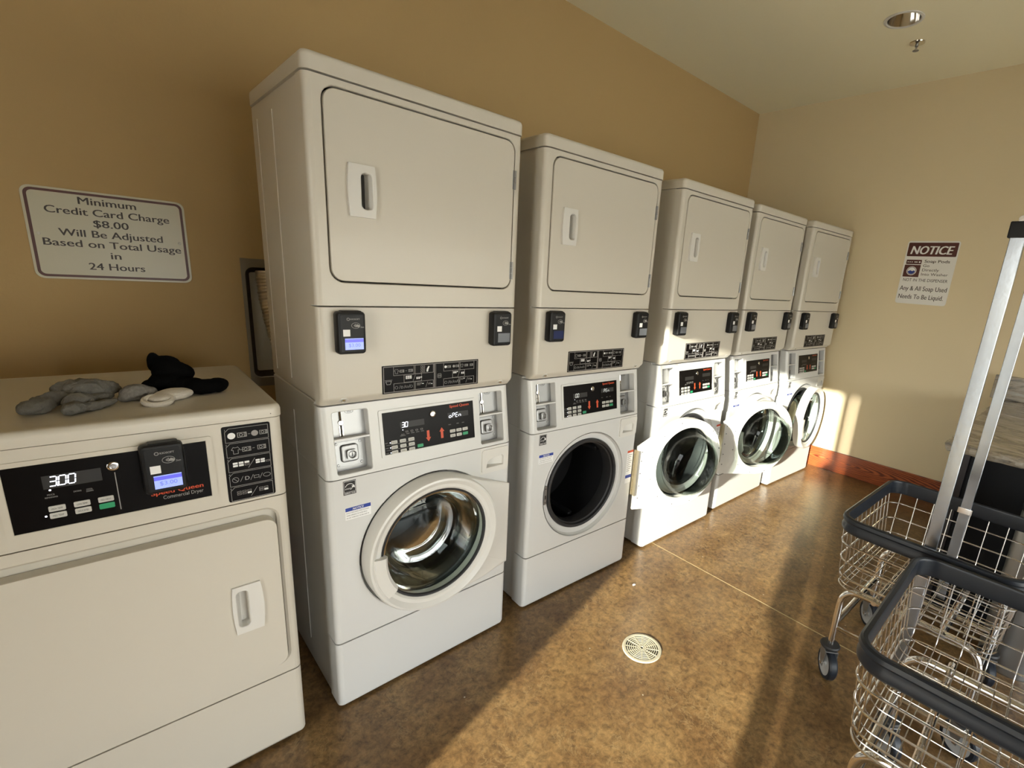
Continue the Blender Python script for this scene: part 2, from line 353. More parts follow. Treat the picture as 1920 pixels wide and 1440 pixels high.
def seven(g, s, x, y, h, M, w, mi=0, pitch=0.78):
    wd = h * 0.52; t = h * 0.105; sl = 0.12
    P = {'a': ((0.1, 1), (0.9, 1)), 'b': ((1, 0.95), (1, 0.55)), 'c': ((1, 0.45), (1, 0.05)), 'd': ((0.1, 0), (0.9, 0)), 'e': ((0, 0.45), (0, 0.05)), 'f': ((0, 0.95), (0, 0.55)), 'g': ((0.1, 0.5), (0.9, 0.5))}
    i = 0
    for ch in s:
        if ch == '.':
            cx = x + (i - 1) * h * pitch + wd + t; g.plate(rect(cx - t * .6, y - t * .6, cx + t * .6, y + t * .6), w - 0.0004, w, M=M, mi=mi); continue
        for c in SEG[ch]:
            (a, b), (c2, d) = P[c]; ox = x + i * h * pitch
            if b == d: L = rect(ox + a * wd + b * h * sl, y + b * h - t / 2, ox + c2 * wd + b * h * sl, y + b * h + t / 2)
            else: L = [(ox + a * wd - t / 2 + d * h * sl, y + d * h), (ox + a * wd + t / 2 + d * h * sl, y + d * h), (ox + a * wd + t / 2 + b * h * sl, y + b * h), (ox + a * wd - t / 2 + b * h * sl, y + b * h)]
            g.plate(L, w - 0.0004, w, M=M, mi=mi)
        i += 1

# ------------------------------------------------------------------ room
XF, YB, ZC = 4.186, 1.0165, 3.02
XN, YR = -1.5, -3.9
JX = 1.895
g = G(); g.box(XN - .2, YR - .2, -.12, JX - .004, YB + .2, 0); g.box(JX + .004, YR - .2, -.12, XF + .2, YB + .2, 0); g.box(JX - .006, YR - .2, -.12, JX + .006, YB + .2, -.006)
tag(g.obj('floor', 'floor'), kind='structure')
g = G(); g.box(JX - .0038, YR, -.005, JX + .0038, YB, -.0008)
M_['joint'] = mat('pale_joint_filler', (0.50, 0.40, 0.22), 0.6, var=0.15, vscale=30)
tag(g.obj('trim_1', 'joint'), kind='structure')
LX, LY = 3.162, -0.352
g = G(); g.ring(rect(XN - .2, YR - .2, XF + .2, YB + .2), circ(LX, LY, .088), 0, .12, M=frame((0, 0, ZC), (1, 0, 0), (0, 1, 0)), c=(LX, LY))
tag(g.obj('ceiling', 'ceil'), kind='structure')
# back wall behind the machines, with the dryer vent opening
VX0, VX1, VZ0, VZ1 = 0.142, 0.42, 0.93, 1.462
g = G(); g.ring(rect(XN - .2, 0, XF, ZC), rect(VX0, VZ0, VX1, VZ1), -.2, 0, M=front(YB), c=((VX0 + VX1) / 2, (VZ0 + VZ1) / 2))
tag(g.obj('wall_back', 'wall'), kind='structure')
g = G(); g.box(XF, YR - .2, 0, XF + .2, YB + .2, ZC); tag(g.obj('wall_far', 'wallfar'), kind='structure')
# near wall with the glazed entrance the sun comes through
DY0, DY1, DZ1 = -1.835, -0.866, 2.10
NW = frame((XN, 0, 0), (0, 1, 0), (0, 0, 1))   # u = y, w = +x
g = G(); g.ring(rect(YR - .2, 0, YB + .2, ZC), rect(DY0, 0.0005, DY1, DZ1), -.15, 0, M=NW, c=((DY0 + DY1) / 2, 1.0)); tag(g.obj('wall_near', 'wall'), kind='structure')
WX0, WX1, WZ0, WZ1 = -0.4, 3.9, .06, 1.75
g = G(); g.ring(rect(XN - .2, 0, XF + .2, ZC), rect(WX0, WZ0, WX1, WZ1), -.15, 0, M=frame((0, YR, 0), (-1, 0, 0), (0, 0, 1)) @ Matrix.Scale(-1, 4, (1, 0, 0)), c=(2.2, .9)); tag(g.obj('wall_right', 'wallfar'), kind='structure')
g = G(); g.box(-30, -30, -.3, 34, 31, -.13); tag(g.obj('outdoor_paving', 'asphalt'), kind='structure')
g = G(); g.box(-4.9, -4.5, 2.95, XN - .21, 2.5, 3.1); tag(g.obj('added_sky_blocker', 'ceil'), kind='structure')  # unseen slab added outside to cut the skylight entering by the door
# entrance door: stile, rails, glass, and a block added for its shadow
d1 = link('door_1', None, None, (XN, 0, 0)); tag(d1, kind='structure')
g = G()
for a, b in ((-1.787, -1.700), ): g.box(-.06, a, .0, -.02, b, DZ1 - .003)
g.obj('door_stile', 'wood_frame', d1)
g = G(); g.box(-.045, -1.70, 0.0, -.035, DY1, DZ1 - .002); g.obj('door_glass', 'pane', d1)
g = G(); g.box(-.075, -1.712, .80, .02, -1.64, 1.45, b=.02); g.obj('added_shadow_block', 'wood_frame', d1)  # unseen block added to widen the stile shadow, standing in for the camera operator
w1 = link('window_1', None, None, (0, YR, 0)); tag(w1, kind='structure')
for i in range(4):
    x = WX0 + (WX1 - WX0) * i / 3; g = G(); g.box(x - .03, -.09, WZ0, x + .03, -.03, WZ1, b=.004); g.obj('mullion', 'wood_frame', w1)
for z in (WZ0 + .03, WZ1 - .03):
    g = G(); g.box(WX0, -.09, z - .03, WX1, -.03, z + .03, b=.004); g.obj('window_rail', 'wood_frame', w1)
for i in range(3):
    a = WX0 + 4.3 / 3 * i + .03; g = G(); g.box(a, -.062, WZ0 + .06, a + 4.3 / 3 - .06, -.058, WZ1 - .06); g.obj('pane', 'pane', w1)
# baseboards
g = G(); g.box(XF - .02, -3.88, 0.0, XF - .0005, YB - .02, .178, b=.003); tag(g.obj('baseboard_far', 'wood'), kind='structure')
g = G(); g.box(XN + .01, YB - .02, 0.0, XF - .022, YB - .0005, .178, b=.003); tag(g.obj('baseboard_back', 'wood'), kind='structure')

# dryer vent box in the wall, with its flexible duct
M_['flange'] = mat('dull_flange', (0.24, 0.21, 0.16), 0.5, 0.3, var=0.1)
vb = thing('vent_box', (0, 0, 0), 'recessed metal vent box with silver foil duct, in the tan wall behind the nearest stack', 'vent box')
g = G(); cz = (VX0 + VX1) / 2, (VZ0 + VZ1) / 2
g.ring(rect(VX0 - .008, VZ0 - .01, VX1, VZ1 + .010), rrect(VX0 + .006, VZ0 + .03, VX1 - .02, VZ1 - .025, .03), 0.0005, .003, M=front(YB), c=cz); g.obj('flange', 'flange', vb)
g = G(); L = rrect(VX0 + .006, VZ0 + .03, VX1 - .02, VZ1 - .025, .03)
M_['boxin'] = mat('vent_box_inner', (0.06, 0.045, 0.03), 0.5, 0.3, var=0.1)
M_['galv'] = mat('galvanized_back', (0.62, 0.60, 0.54), 0.5, 0.1, var=0.08, vscale=8)
g.loft([[(a, b, 0) for a, b in L], [(a, b, -.012) for a, b in inset(L, .002)], [(a, b, -.045) for a, b in inset(L, .022)]], front(YB), 0, False, False)
g.plate(inset(L, .020), -.047, -.045, M=front(YB), mi=1); g.obj('box_liner', ('boxin', 'galv'), vb)
P = []; r = []
for k in range(64):
    t = k / 63; P.append((.228 + .045 * t * t, YB - .010 - .12 * t ** 1.5, 1.425 - .43 * t)); r.append(.043 + (.004 if k % 2 else 0) + random.uniform(-.0015, .0015))
g = G(); g.tube(P, r, 18); o = g.obj('duct_hose', 'foil', vb, ang=20); o['label'] = 'crinkled silver foil duct'

# ------------------------------------------------------------------ stacked washer and dryer
WD, DEP = .683, .53
CZ = .848; SLR = .033
CP = frame((0, 0, CZ), (1, 0, 0), (0, SLR, .222))       # sloped control panel, v up the slope
CPL = math.hypot(SLR, .222)
def cz(z): return (z - CZ) / .222 * CPL
DC, DZ = .345, .54
CACHE = {}
def part(key, name, fn, mats, parent, ang=32, loc=None, rot=None, label=None):
    if key not in CACHE:
        g = G(); fn(g); CACHE[key] = g.mesh(name, mats, ang)
    o = link(name, CACHE[key], parent, loc, rot)
    if label: o['label'] = label
    return o
def column(g, x0, z0, z1, side, yd=.055, r=.018, dy=lambda z: 0.0, lv=None, mi=0):
    # rounded vertical edge of a front panel; side -1 left, +1 right
    P = [(0, yd)] + [(r - r * math.cos(PI / 2 * k / 5), r - r * math.sin(PI / 2 * k / 5)) for k in range(6)] + [(r, yd)]
    if side > 0: P = [(WD - a, b) for a, b in reversed(P)]
    else: P = [(a, b) for a, b in P]
    lo = [[(a, b + (dy(z) if b < yd - .001 else 0), z) for a, b in P] for z in (lv or (z0, z1))]
    g.loft(lo, ID, mi)
def ribs(g, z0, z1, y0=.11):
    for s, x in ((-1, .004), (1, WD - .004)):
        for y in (.30, .47):
            g.box(x - .0022, y - .004, z0, x + .0022, y + .004, z1, b=.001, seg=1)
def f_cap(g):
    L = rrect(-.003, -.004, WD + .003, DEP, .022)
    g.loft([[(a, b, 1.943) for a, b in L], [(a, b, 1.974) for a, b in L]] + [[(a, b, 1.974 + .014 * math.sin(t)) for a, b in inset(L, .014 * (1 - math.cos(t)))] for t in (PI / 6, PI / 3, PI / 2)])
def f_cab(g):
    g.box(.004, .05, 1.082, WD - .004, DEP, 1.944, b=.003, seg=1); ribs(g, 1.11, 1.90)
def f_up(g):
    D = rrect(.045, 1.438, .651, 1.918, .034, 6)
    g.ring(rect(.018, 1.370, WD - .018, 1.939), inset(D, -.0045), -.05, 0, c=(.348, 1.678), chi=.002)
    column(g, 0, 1.370, 1.939, -1); column(g, 0, 1.370, 1.939, 1)
def f_upgap(g): g.plate(rect(.02, 1.40, WD - .02, 1.93), -.050, -.022)
def f_low(g):
    dy = lambda z: .024 if z < 1.085 else (.006 if z < 1.1 else 0.0)
    lv = (1.078, 1.096, 1.106, 1.3655)
    L = [[(.018, dy(z), z), (WD - .018, dy(z), z), (WD - .018, .05, z), (.018, .05, z)] for z in lv]
    g.loft(L); column(g, 0, 0, 0, -1, dy=dy, lv=lv); column(g, 0, 0, 0, 1, dy=dy, lv=lv)
def f_screw(g): g.lathe([(.0065, 0), (.0065, .002), (.004, .0035), (.0008, .0035)], n=14, cap1=True); g.box(-.0045, -.0006, .003, .0045, .0006, .0038)
def f_lip(g): # little tab around the screw
    g.plate([(-.028, -.008), (.028, -.008), (.014, .004), (.007, .012), (-.007, .012), (-.014, .004)], -.004, .0015, .0008)
def f_ddoor(g):
    D = rrect(.045, 1.438, .651, 1.918, .034, 6)
    H = rrect(.128, 1.632, .163, 1.730, .012)
    g.ring(inset(D, .0015), H, -.030, .0005, c=(.1455, 1.68)); g.loft([[(a, b, w) for a, b in inset(D, i)] for w, i in ((.0005, .0015), (-.002, 0), (-.02, 0))], FRONT, 0, False, False)
def f_handle(g):
    def bow(L, k=.006): return [(a + (k * (1 - ((b - 1.6805) / .066) ** 2) if a > .13 else -k * (1 - ((b - 1.6805) / .066) ** 2)) * 0.8, b) for a, b in L]
    O = bow([(a, b) for a, b in rrect(.098, 1.613, .168, 1.748, .006, 3)] )
    O = []
    for k in range(13): t = k / 12; O.append((.168 + .004 * math.sin(PI * t), 1.613 + .135 * t))
    for k in range(13): t = k / 12; O.append((.098 - .004 * math.sin(PI * t), 1.748 - .135 * t))
    I = rrect(.130, 1.634, .161, 1.728, .012, 4)
    g.ring(O, I, -.0005, .011, c=(.1455, 1.681), chi=.002)
    A, B = common(O, I, (.1455, 1.681))
    g.loft([[(a, b, .008) for a, b in I], [(min(a, .150), b, -.026) for a, b in inset(I, .001)]], FRONT, 0, False, True)
def f_hinge(g):
    for k in range(3):
        z = -.03 + .02 * k; g.tube([(0, -.004, z + .001), (0, -.004, z + .019)], .0042, 10)
    g.box(-.007, -.0012, -.03, .007, 0, .03)
def shirt(cx, cy, s): return [(cx + a * s, cy + b * s) for a, b in ((-.5, .15), (-.28, .5), (-.12, .42), (.12, .42), (.28, .5), (.5, .15), (.33, .05), (.28, .12), (.28, -.5), (-.28, -.5), (-.28, .12), (-.33, .05))]
def outline(g, L, t, w0, w1, M, mi):
    n = len(L); I = inset(L, t)
    for i in range(n):
        j = (i + 1) % n; g.loft([[(L[i][0], L[i][1], w) , (L[j][0], L[j][1], w), (I[j][0], I[j][1], w), (I[i][0], I[i][1], w)] for w in (w0, w1)], M, mi, False, True)
def bar(g, x0, y0, x1, y1, t, M, mi, w0=.0012, w1=.0017):
    d = Vector((x1 - x0, y1 - y0)).normalized(); nn = Vector((-d.y, d.x)) * t / 2
    g.plate([(x0 - nn.x, y0 - nn.y), (x1 - nn.x, y1 - nn.y), (x1 + nn.x, y1 + nn.y), (x0 + nn.x, y0 + nn.y)], w0, w1, M=M, mi=mi)
def icon_washer(g, cx, cy, s, M, mi, w1=.0017):
    outline(g, rect(cx - s * .65, cy - s * .4, cx + s * .65, cy + s * .4), s * .08, .0012, w1, M, mi)
    outline(g, circ(cx - s * .15, cy, s * .27, 14), s * .08, .0012, w1, M, mi)
    outline(g, rect(cx + s * .28, cy - s * .3, cx + s * .52, cy + s * .32), s * .07, .0012, w1, M, mi)
def blocks(g, cx, cy, cols, s, M, lit, dim):
    for i, rws in enumerate(cols):
        for j, c in enumerate(rws):
            x = cx + i * s * 1.35; y = cy - j * s * .72
            if c == '1': g.plate(rect(x - s * .55, y - s * .27, x + s * .55, y + s * .27), .0012, .0018, M=M, mi=lit)
            elif c == '0': outline(g, rect(x - s * .55, y - s * .27, x + s * .55, y + s * .27), s * .1, .0012, .0017, M, dim)
def f_instr(g):   # materials: panel, grey frame, grey, white
    x0, x1, z0, z1 = .176, .523, 1.099, 1.188
    g.plate(rrect(x0, z0, x1, z1, .001, 1), 0, .0012)
    outline(g, rect(x0 + .004, z0 + .003, x1 - .004, z1 - .003), .0018, .0012, .0017, FRONT, 1)
    bar(g, .3525, z0 + .004, .3525, z1 - .004, .0028, FRONT, 1)
    bar(g, .3575, z0 + .004, .3575, z1 - .004, .0008, FRONT, 1)
    for ox in (0, 1):
        X = (.212, .281, .284, .349) if not ox else (.386, .446, .449, .506)
        zt, zm0, zm1, zb = 1.184, 1.128, 1.156, 1.103
        outline(g, rect(X[0], 1.155, X[1], zt), .0011, .0012, .0017, FRONT, 1); outline(g, rect(X[2], 1.155, X[3], zt), .0011, .0012, .0017, FRONT, 1)
        outline(g, rect(X[0] + .034, 1.130, X[1] + .026 if not ox else X[1] + .022, 1.1555), .0011, .0012, .0017, FRONT, 1)
        outline(g, rect(X[0], zb, X[1], 1.130), .0011, .0012, .0017, FRONT, 1); outline(g, rect(X[2], zb, X[3], 1.130), .0011, .0012, .0017, FRONT, 1)
        c = X[0] + .004
        # bottom left: coin / D / card / contactless
        outline(g, circ(c + .005, 1.116, .005, 12), .0008, .0012, .0017, FRONT, 2)
        for k in (.014, .030, .046): bar(g, c + k, 1.111, c + k + .004, 1.122, .0007, FRONT, 2)
        put_text(g, 'D', c + .0235, 1.112, height=.008, mi=2, w=.0018)
        outline(g, rect(c + .035, 1.113, c + .044, 1.118), .0007, .0012, .0017, FRONT, 2)
        outline(g, circ(c + .0545, 1.116, .0045, 12), .0008, .0012, .0017, FRONT, 2)
        if not ox:
            outline(g, shirt(.222, 1.168, .013), .0007, .0012, .0017, FRONT, 2); bar(g, .229, 1.168, .236, 1.168, .001, FRONT, 2)
            icon_washer(g, .240, 1.168, .011, FRONT, 2); bar(g, .252, 1.168, .256, 1.168, .001, FRONT, 2); icon_washer(g, .269, 1.168, .011, FRONT, 2)
            for a in range(2):
                for b in range(3): outline(g, rect(.304 + a * .008, 1.158 + b * .008, .310 + a * .008, 1.164 + b * .008), .0008, .0012, .0017, FRONT, 1)
            g.plate([(.324, 1.160), (.329, 1.159), (.331, 1.168), (.335, 1.176), (.331, 1.178), (.325, 1.169)], .0012, .0018, mi=3)
            blocks(g, .255, 1.150, ('111', '111', '111'), .0052, FRONT, 3, 2); bar(g, .277, 1.133, .285, 1.152, .0007, FRONT, 2); blocks(g, .291, 1.143, ('11', '11', '1'), .0052, FRONT, 3, 2)
            blocks(g, .293, 1.124, ('000', '000', '00', ' 1'), .0045, FRONT, 3, 1); bar(g, .321, 1.108, .328, 1.126, .0007, FRONT, 2); blocks(g, .332, 1.120, ('00', '00', ' 1'), .004, FRONT, 3, 1)
            outline(g, [(.186, 1.139), (.190, 1.128), (.202, 1.128), (.206, 1.139)], .0012, .0012, .0017, FRONT, 2); bar(g, .184, 1.142, .208, 1.142, .001, FRONT, 2)
        else:
            g.plate(circ(.394, 1.170, .0045, 12), .0012, .0018, mi=3); icon_washer(g, .407, 1.170, .010, FRONT, 2); g.plate(circ(.425, 1.170, .0045, 12), .0012, .0017, mi=2); icon_washer(g, .438, 1.170, .010, FRONT, 2)
            outline(g, shirt(.457, 1.170, .010), .0007, .0012, .0017, FRONT, 2); icon_washer(g, .474, 1.170, .010, FRONT, 2); icon_washer(g, .495, 1.170, .010, FRONT, 2)
            blocks(g, .426, 1.150, ('11', '11', '1'), .0050, FRONT, 3, 2); bar(g, .441, 1.133, .449, 1.152, .0007, FRONT, 2); blocks(g, .457, 1.146, ('11', '11'), .0050, FRONT, 3, 2)
            blocks(g, .455, 1.124, ('00', '00', '1'), .0042, FRONT, 3, 1); bar(g, .473, 1.108, .480, 1.126, .0007, FRONT, 2); blocks(g, .484, 1.122, ('00', '00', ' 1'), .0042, FRONT, 3, 1)
            outline(g, rrect(.364, 1.134, .378, 1.149, .003, 2), .001, .0012, .0017, FRONT, 2)
            for k in range(3): bar(g, .3675 + k * .0035, 1.138, .3675 + k * .0035, 1.145, .001, FRONT, 2)
def f_reader(g):  # local origin: centre of the back, w outward
    L = rrect(-.040, -.060, .040, .060, .010, 5)
    lo = [[(a, b, 0) for a, b in inset(L, .003)], [(a, b, .010) for a, b in L], [(a, b, .026) for a, b in L], [(a, b, .032) for a, b in inset(L, .003)], [(a, b, .034) for a, b in inset(L, .008)]]
    g.loft(lo, FRONT); g.plate(rrect(-.024, .052, .032, .062, .003, 3), .004, .026, .003); g.plate(rrect(.036, -.042, .043, .040, .003, 3), .006, .022, .003)
    g.plate(rrect(-.032, -.052, .032, .052, .005, 4), .033, .035, .001)
def f_rd_print(g):  # grey/white print on the reader
    y = .0358; F = FRONT
    outline(g, circ(-.010, .040, .0042, 16), .0013, .0352, y, F, 0); put_text(g, 'KIOSOFT', -.004, .0378, width=.026, height=.0048, w=y, align='L', bold=.02)
    outline(g, [(.010 + .012 * math.cos(t), .022 + .0085 * math.sin(t)) for t in [2 * PI * k / 20 for k in range(20)]], .0009, .0352, y, F, 0)
    for rr in (.003, .0055, .008):
        for k in range(4):
            a0 = -.6 + 1.2 * k / 4; a1 = a0 + .3; bar(g, .003 + rr * math.cos(a0), .022 + rr * math.sin(a0), .003 + rr * math.cos(a1), .022 + rr * math.sin(a1), .0014, F, 0, .0352, y)
    g.plate([(.010, .019), (.020, .017), (.022, .022), (.014, .026)], .0352, y, M=F)
    put_text(g, 'Zoom', .0225, .0155, width=.010, height=.0045, w=y, align='L', shear=.3, bold=.02)
def f_rd_sticker(g): g.plate(rect(-.025, -.008, -.006, .011), .0352, .0358)
def f_rd_screen(g): g.plate(rect(-.021, -.046, .030, -.014), .0352, .0362)
def f_rd_bar(g): g.plate(rect(-.021, -.025, .030, -.016), .0362, .0366)
def f_rd_val(g): put_text(g, '$3.00', .0045, -.038, width=.032, height=.010, w=.0368); 
def reader(parent, x, z, state, lab, y=0.0):
    o = part('reader', 'card_reader', f_reader, 'black', parent, loc=(x, y, z), label=lab)
    part('rd_print', 'lettering', f_rd_print, 'grey', o); part('rd_stk', 'sticker', f_rd_sticker, 'white', o)
    part('rd_scr' + state, 'screen', f_rd_screen, {'lit': 'lcd', 'grey': 'lcdoff', 'blue': 'lcdblue'}[state], o)
    if state == 'lit':
        part('rd_bar', 'screen_header', f_rd_bar, 'lcdbar', o); part('rd_val', 'screen_digits', f_rd_val, 'lcdtext', o)
    return o

# --- washer
COINS = ((.034, .860, .140, 1.052), (.548, .860, .652, 1.052))
def f_cp(g):
    T = cz(1.071)
    holes = [(a, cz(b), c, cz(d)) for a, b, c, d in COINS]
    xs = [.018, .150, .535, WD - .018]
    g.ring(rect(xs[0], 0, xs[1], T), rrect(*holes[0], .007, 3), -.055, 0, M=CP, chi=.002)
    g.plate(rect(xs[1], 0, xs[2], T), -.055, 0, M=CP)
    g.ring(rect(xs[2], 0, xs[3], T), rrect(*holes[1], .007, 3), -.055, 0, M=CP, chi=.002)
    dy = lambda z: (z - CZ) / .222 * SLR
    for s in (-1, 1): column(g, 0, 0, 0, s, yd=.085, dy=dy, lv=(CZ + .001, 1.071))
    g.box(.003, .05, CZ + .001, WD - .003, .085, CZ + .01)
    # display bezel
    B = rrect(.170, cz(.884), .532, cz(1.040), .006, 3); 
    g.ring(inset(B, .001), rect(.182, cz(.894), .520, cz(1.030)), 0, .0035, M=CP, chi=.001)
def f_wcab(g):
    g.box(.004, .083, .852, WD - .004, DEP, 1.080, b=.003, seg=1)
    L = rect(.004, .014, WD - .004, .853)
    g.ring(L, circ(DC, DZ, .238, 48), -.09, -.083, c=(DC, DZ)); g.loft([[(a, b, -.083) for a, b in L], [(a, b, -DEP) for a, b in L]], FRONT, 0, False, True)
    for s, x in ((-1, .004), (1, WD - .004)): g.box(x - .002, .30, .10, x + .002, .307, 1.0, b=.001, seg=1)
def f_coin_back(g, n):
    for a, b, c, d in COINS[n:n + 1]:
        zm = cz(.966)
        g.plate(rect(a, zm, c, cz(d)), -.060, -.034, M=CP, mi=0)                          # upper grey plate
        g.plate(rect(a, cz(b), c, zm), -.060, -.045, M=CP, mi=1)
        g.box(a, zm - .002, -.045, c, zm + .004, -.002, M=CP, mi=2, b=.001, seg=1)
def f_coin_slot(g): # origin at the slot centre, in the CP frame
    g.tube([(0, .045, .003), (0, .012, .003)], .003, 8); g.plate(circ(0, .006, .0075, 16), 0, .005, .001, M=ID)
    g.plate(rect(-.0025, -.038, .0025, -.002), 0, .0012, M=ID, mi=1); g.plate(rrect(-.006, -.038, -.003, -.004, .001, 2), 0, .003, M=ID); g.plate(rrect(.003, -.038, .006, -.004, .001, 2), 0, .003, M=ID)
    g.plate(rrect(-.012, -.044, .012, -.039, .002, 2), 0, .002, M=ID)
    outline(g, [(.028 + .013 * math.cos(t), .038 + .006 * math.sin(t)) for t in [2 * PI * k / 16 for k in range(16)]], .0007, 0, .0008, ID, 2)
    put_text(g, '25¢', .028, .0355, width=.013, height=.005, M=ID, mi=2, w=.0008)
def f_coin_lock(g):
    g.plate(rrect(-.043, -.043, .043, .036, .004, 3), 0, .002, .0006, M=ID)
    g.plate(rrect(-.027, -.030, .027, .026, .010, 4), .002, .012, .006, M=ID, mi=1)
    g.ring(rrect(-.013, -.020, .019, .010, .007, 4), circ(.003, -.005, .0105, 24), .012, .024, M=ID, c=(.003, -.005), chi=.002)
    g.lathe([(.0105, .012), (.0105, .019), (.008, .020), (.001, .020)], frame((.003, -.005, 0), (1, 0, 0), (0, 1, 0)), 20, cap1=True); g.box(.002, -.011, .0195, .004, .001, .0205, mi=2)
    for sx in (-1, 1):
        for sy in (-1, 1):
            g.lathe([(.0045, .002), (.004, .005), (.001, .0055)], frame((sx * .036, -.0035 + sy * .034, 0), (1, 0, 0), (0, 1, 0)), 10, cap1=True)
def f_disp(g): g.plate(rect(.1815, cz(.8935), .5205, cz(1.0305)), -.004, .0015, M=CP)
def f_button(g):
    g.plate(rrect(-.0105, -.0055, .0105, .0055, .002, 2), 0, .0016, .0006, M=ID)
def f_btn_text(g): put_text(g, 'NORMAL', 0, -.002, width=.015, height=.0035, M=ID, w=.0019)
BTN_L = [(.214 + .030 * i + .0015 * 0, .932 - .0165 * j) for j in range(3) for i in range(3)]
def f_disp_print(g):
    w = .0019
    for i, s in enumerate(('HOT', 'WARM', 'COLD')): put_text(g, s, .190, cz(.930 - .0165 * i), width=.010, height=.003, M=CP, w=w, mi=0, align='C')
    for j in range(2): bar(g, .187, cz(.9238 - .0165 * j), .286, cz(.9238 - .0165 * j), .0006, CP, 0, .0015, w)
    for i, s in enumerate(('PRICE', 'WASH', 'RINSE', 'SPIN', 'LOCK')): put_text(g, s, .246 + .0175 * i, cz(.950), width=.011, height=.003, M=CP, w=w, mi=0)
    put_text(g, 'REMAINING', .246, cz(.946), width=.018, height=.0028, M=CP, w=w, mi=0)
    for i, s in enumerate(('PRICE', 'ADD', 'COOL')): put_text(g, s, .420 + .022 * i + (.01 if i else 0), cz(.955), width=.010, height=.003, M=CP, w=w, mi=0)
    for i in range(4): outline(g, rect(.257 + .0175 * i, cz(.956), .265 + .0175 * i, cz(.961)), .0007, .0015, w, CP, 0)
def f_logo(g): put_text(g, 'Speed Queen', .463, cz(1.0155), width=.078, height=.0095, M=CP, w=.0020, bold=.035)
def f_arrows(g, n):
    for cx, s in ((.336, -1), (.388, 1))[n:n + 1]:
        y = cz(.932); L = [(cx - .0045, y - s * .018), (cx + .0045, y - s * .018), (cx + .0045, y + s * .006), (cx + .0095, y + s * .006), (cx, y + s * .020), (cx - .0095, y + s * .006), (cx - .0045, y + s * .006)]
        if s < 0: L = L[::-1]
        g.plate(L, .0015, .0021, M=CP)
def f_windowled(g, n):
    if n: g.plate(rect(.240, cz(.972), .325, cz(.992)), .0015, .0017, M=CP)
    else: g.plate(rect(.415, cz(.979), .498, cz(.998)), .0015, .0017, M=CP)
def f_lock(g): # keyed ring
    g.lathe([(.0105, 0), (.0105, .003), (.0085, .0042), (.006, .0042), (.006, .0025), (.0005, .0025)], n=24, cap1=False)
    g.lathe([(.0042, .0025), (.0038, .004), (.0003, .004)], n=12, cap1=True)
def f_wfront(g):
    g.ring([(.018, .266), (WD - .018, .266), (WD - .018, .738), (.545, .738), (.545, .845), (.018, .845)], circ(DC, DZ, .259, 64), -.06, 0, c=(DC, DZ), chi=.003)
    for s in (-1, 1): column(g, 0, .266, .845, s, yd=.085)
    # stepped recess behind the door
    M = frame((DC, 0, DZ), (1, 0, 0), (0, 0, 1))
    g.lathe([(.2565, -.003), (.250, -.018), (.240, -.021), (.226, -.022), (.221, -.030)], M, 64)
def f_wlow(g):
    dy = lambda z: .006 if z < .02 else 0.0
    lv = (.012, .024, .2605)
    g.loft([[(.018, dy(z), z), (WD - .018, dy(z), z), (WD - .018, .08, z), (.018, .08, z)] for z in lv])
    for s in (-1, 1): column(g, 0, 0, 0, s, yd=.085, dy=dy, lv=lv)
def f_seal(g):
    M = frame((DC, 0, DZ), (1, 0, 0), (0, 0, 1)); g.lathe([(.2245, -.030), (.222, -.014), (.216, -.010), (.208, -.014), (.206, -.026), (.200, -.030), (.196, -.060), (.200, -.085)], M, 64)
def f_drum(g):
    M = frame((DC, 0, DZ), (1, 0, 0), (0, 0, 1)); g.lathe([(.202, -.07), (.225, -.085), (.235, -.10), (.235, -.36), (.20, -.40), (.02, -.405)], M, 48, cap1=True)
    for k in range(3):
        t = .6 + k * 2.1; fr = M @ Matrix.Rotation(t, 4, 'Z'); g.box(.195, -.018, -.34, .233, .018, -.11, b=.012, M=fr)
def f_feet(g):
    g.lathe([(.02, 0), (.02, .008), (.008, .010), (.008, .02)], ID, 12, cap0=True)
SOAP = [(.570, .762), (.648, .762), (.648, .796), (.640, .803), (.61, .801), (.583, .794), (.572, .785)]
def f_soap(g):
    g.ring(rect(.545, .738, WD - .018, .845), SOAP, -.06, 0, c=(.612, .78))
    O = rrect(.549, .743, .670, .836, .010, 4)
    g.ring(O, SOAP, 0, .0045, c=(.612, .78), chi=.0015)
    g.loft([[(a, b, .003) for a, b in SOAP], [(a, b, -.034 + .030 * (a - .57) / .078) for a, b in inset(SOAP, .001)]], FRONT, 0, False, True)
def f_estar(g):
    g.plate(rect(.046, .792, .084, .838), 0, .0012)
    outline(g, rect(.0475, .8005, .0825, .8365), .0007, .0012, .0016, FRONT, 1)
    for k in range(10):
        t0 = .15 + 2.5 * k / 10; t1 = t0 + .25; bar(g, .065 + .015 * math.cos(t0), .810 + .018 * math.sin(t0), .065 + .015 * math.cos(t1), .810 + .018 * math.sin(t1), .0015, FRONT, 1)
    put_text(g, 'energy', .0625, .810, width=.023, height=.006, mi=1, w=.0017, shear=.4)
    st = [(.0755 + (.006 if k % 2 == 0 else .0026) * math.sin(2 * PI * k / 10), .8175 + (.006 if k % 2 == 0 else .0026) * math.cos(2 * PI * k / 10)) for k in range(10)]
    g.plate(st[::-1], .0012, .0017, mi=1)
    put_text(g, 'ENERGY STAR', .065, .7945, width=.033, height=.0042, mi=1, w=.0017, bold=.02)
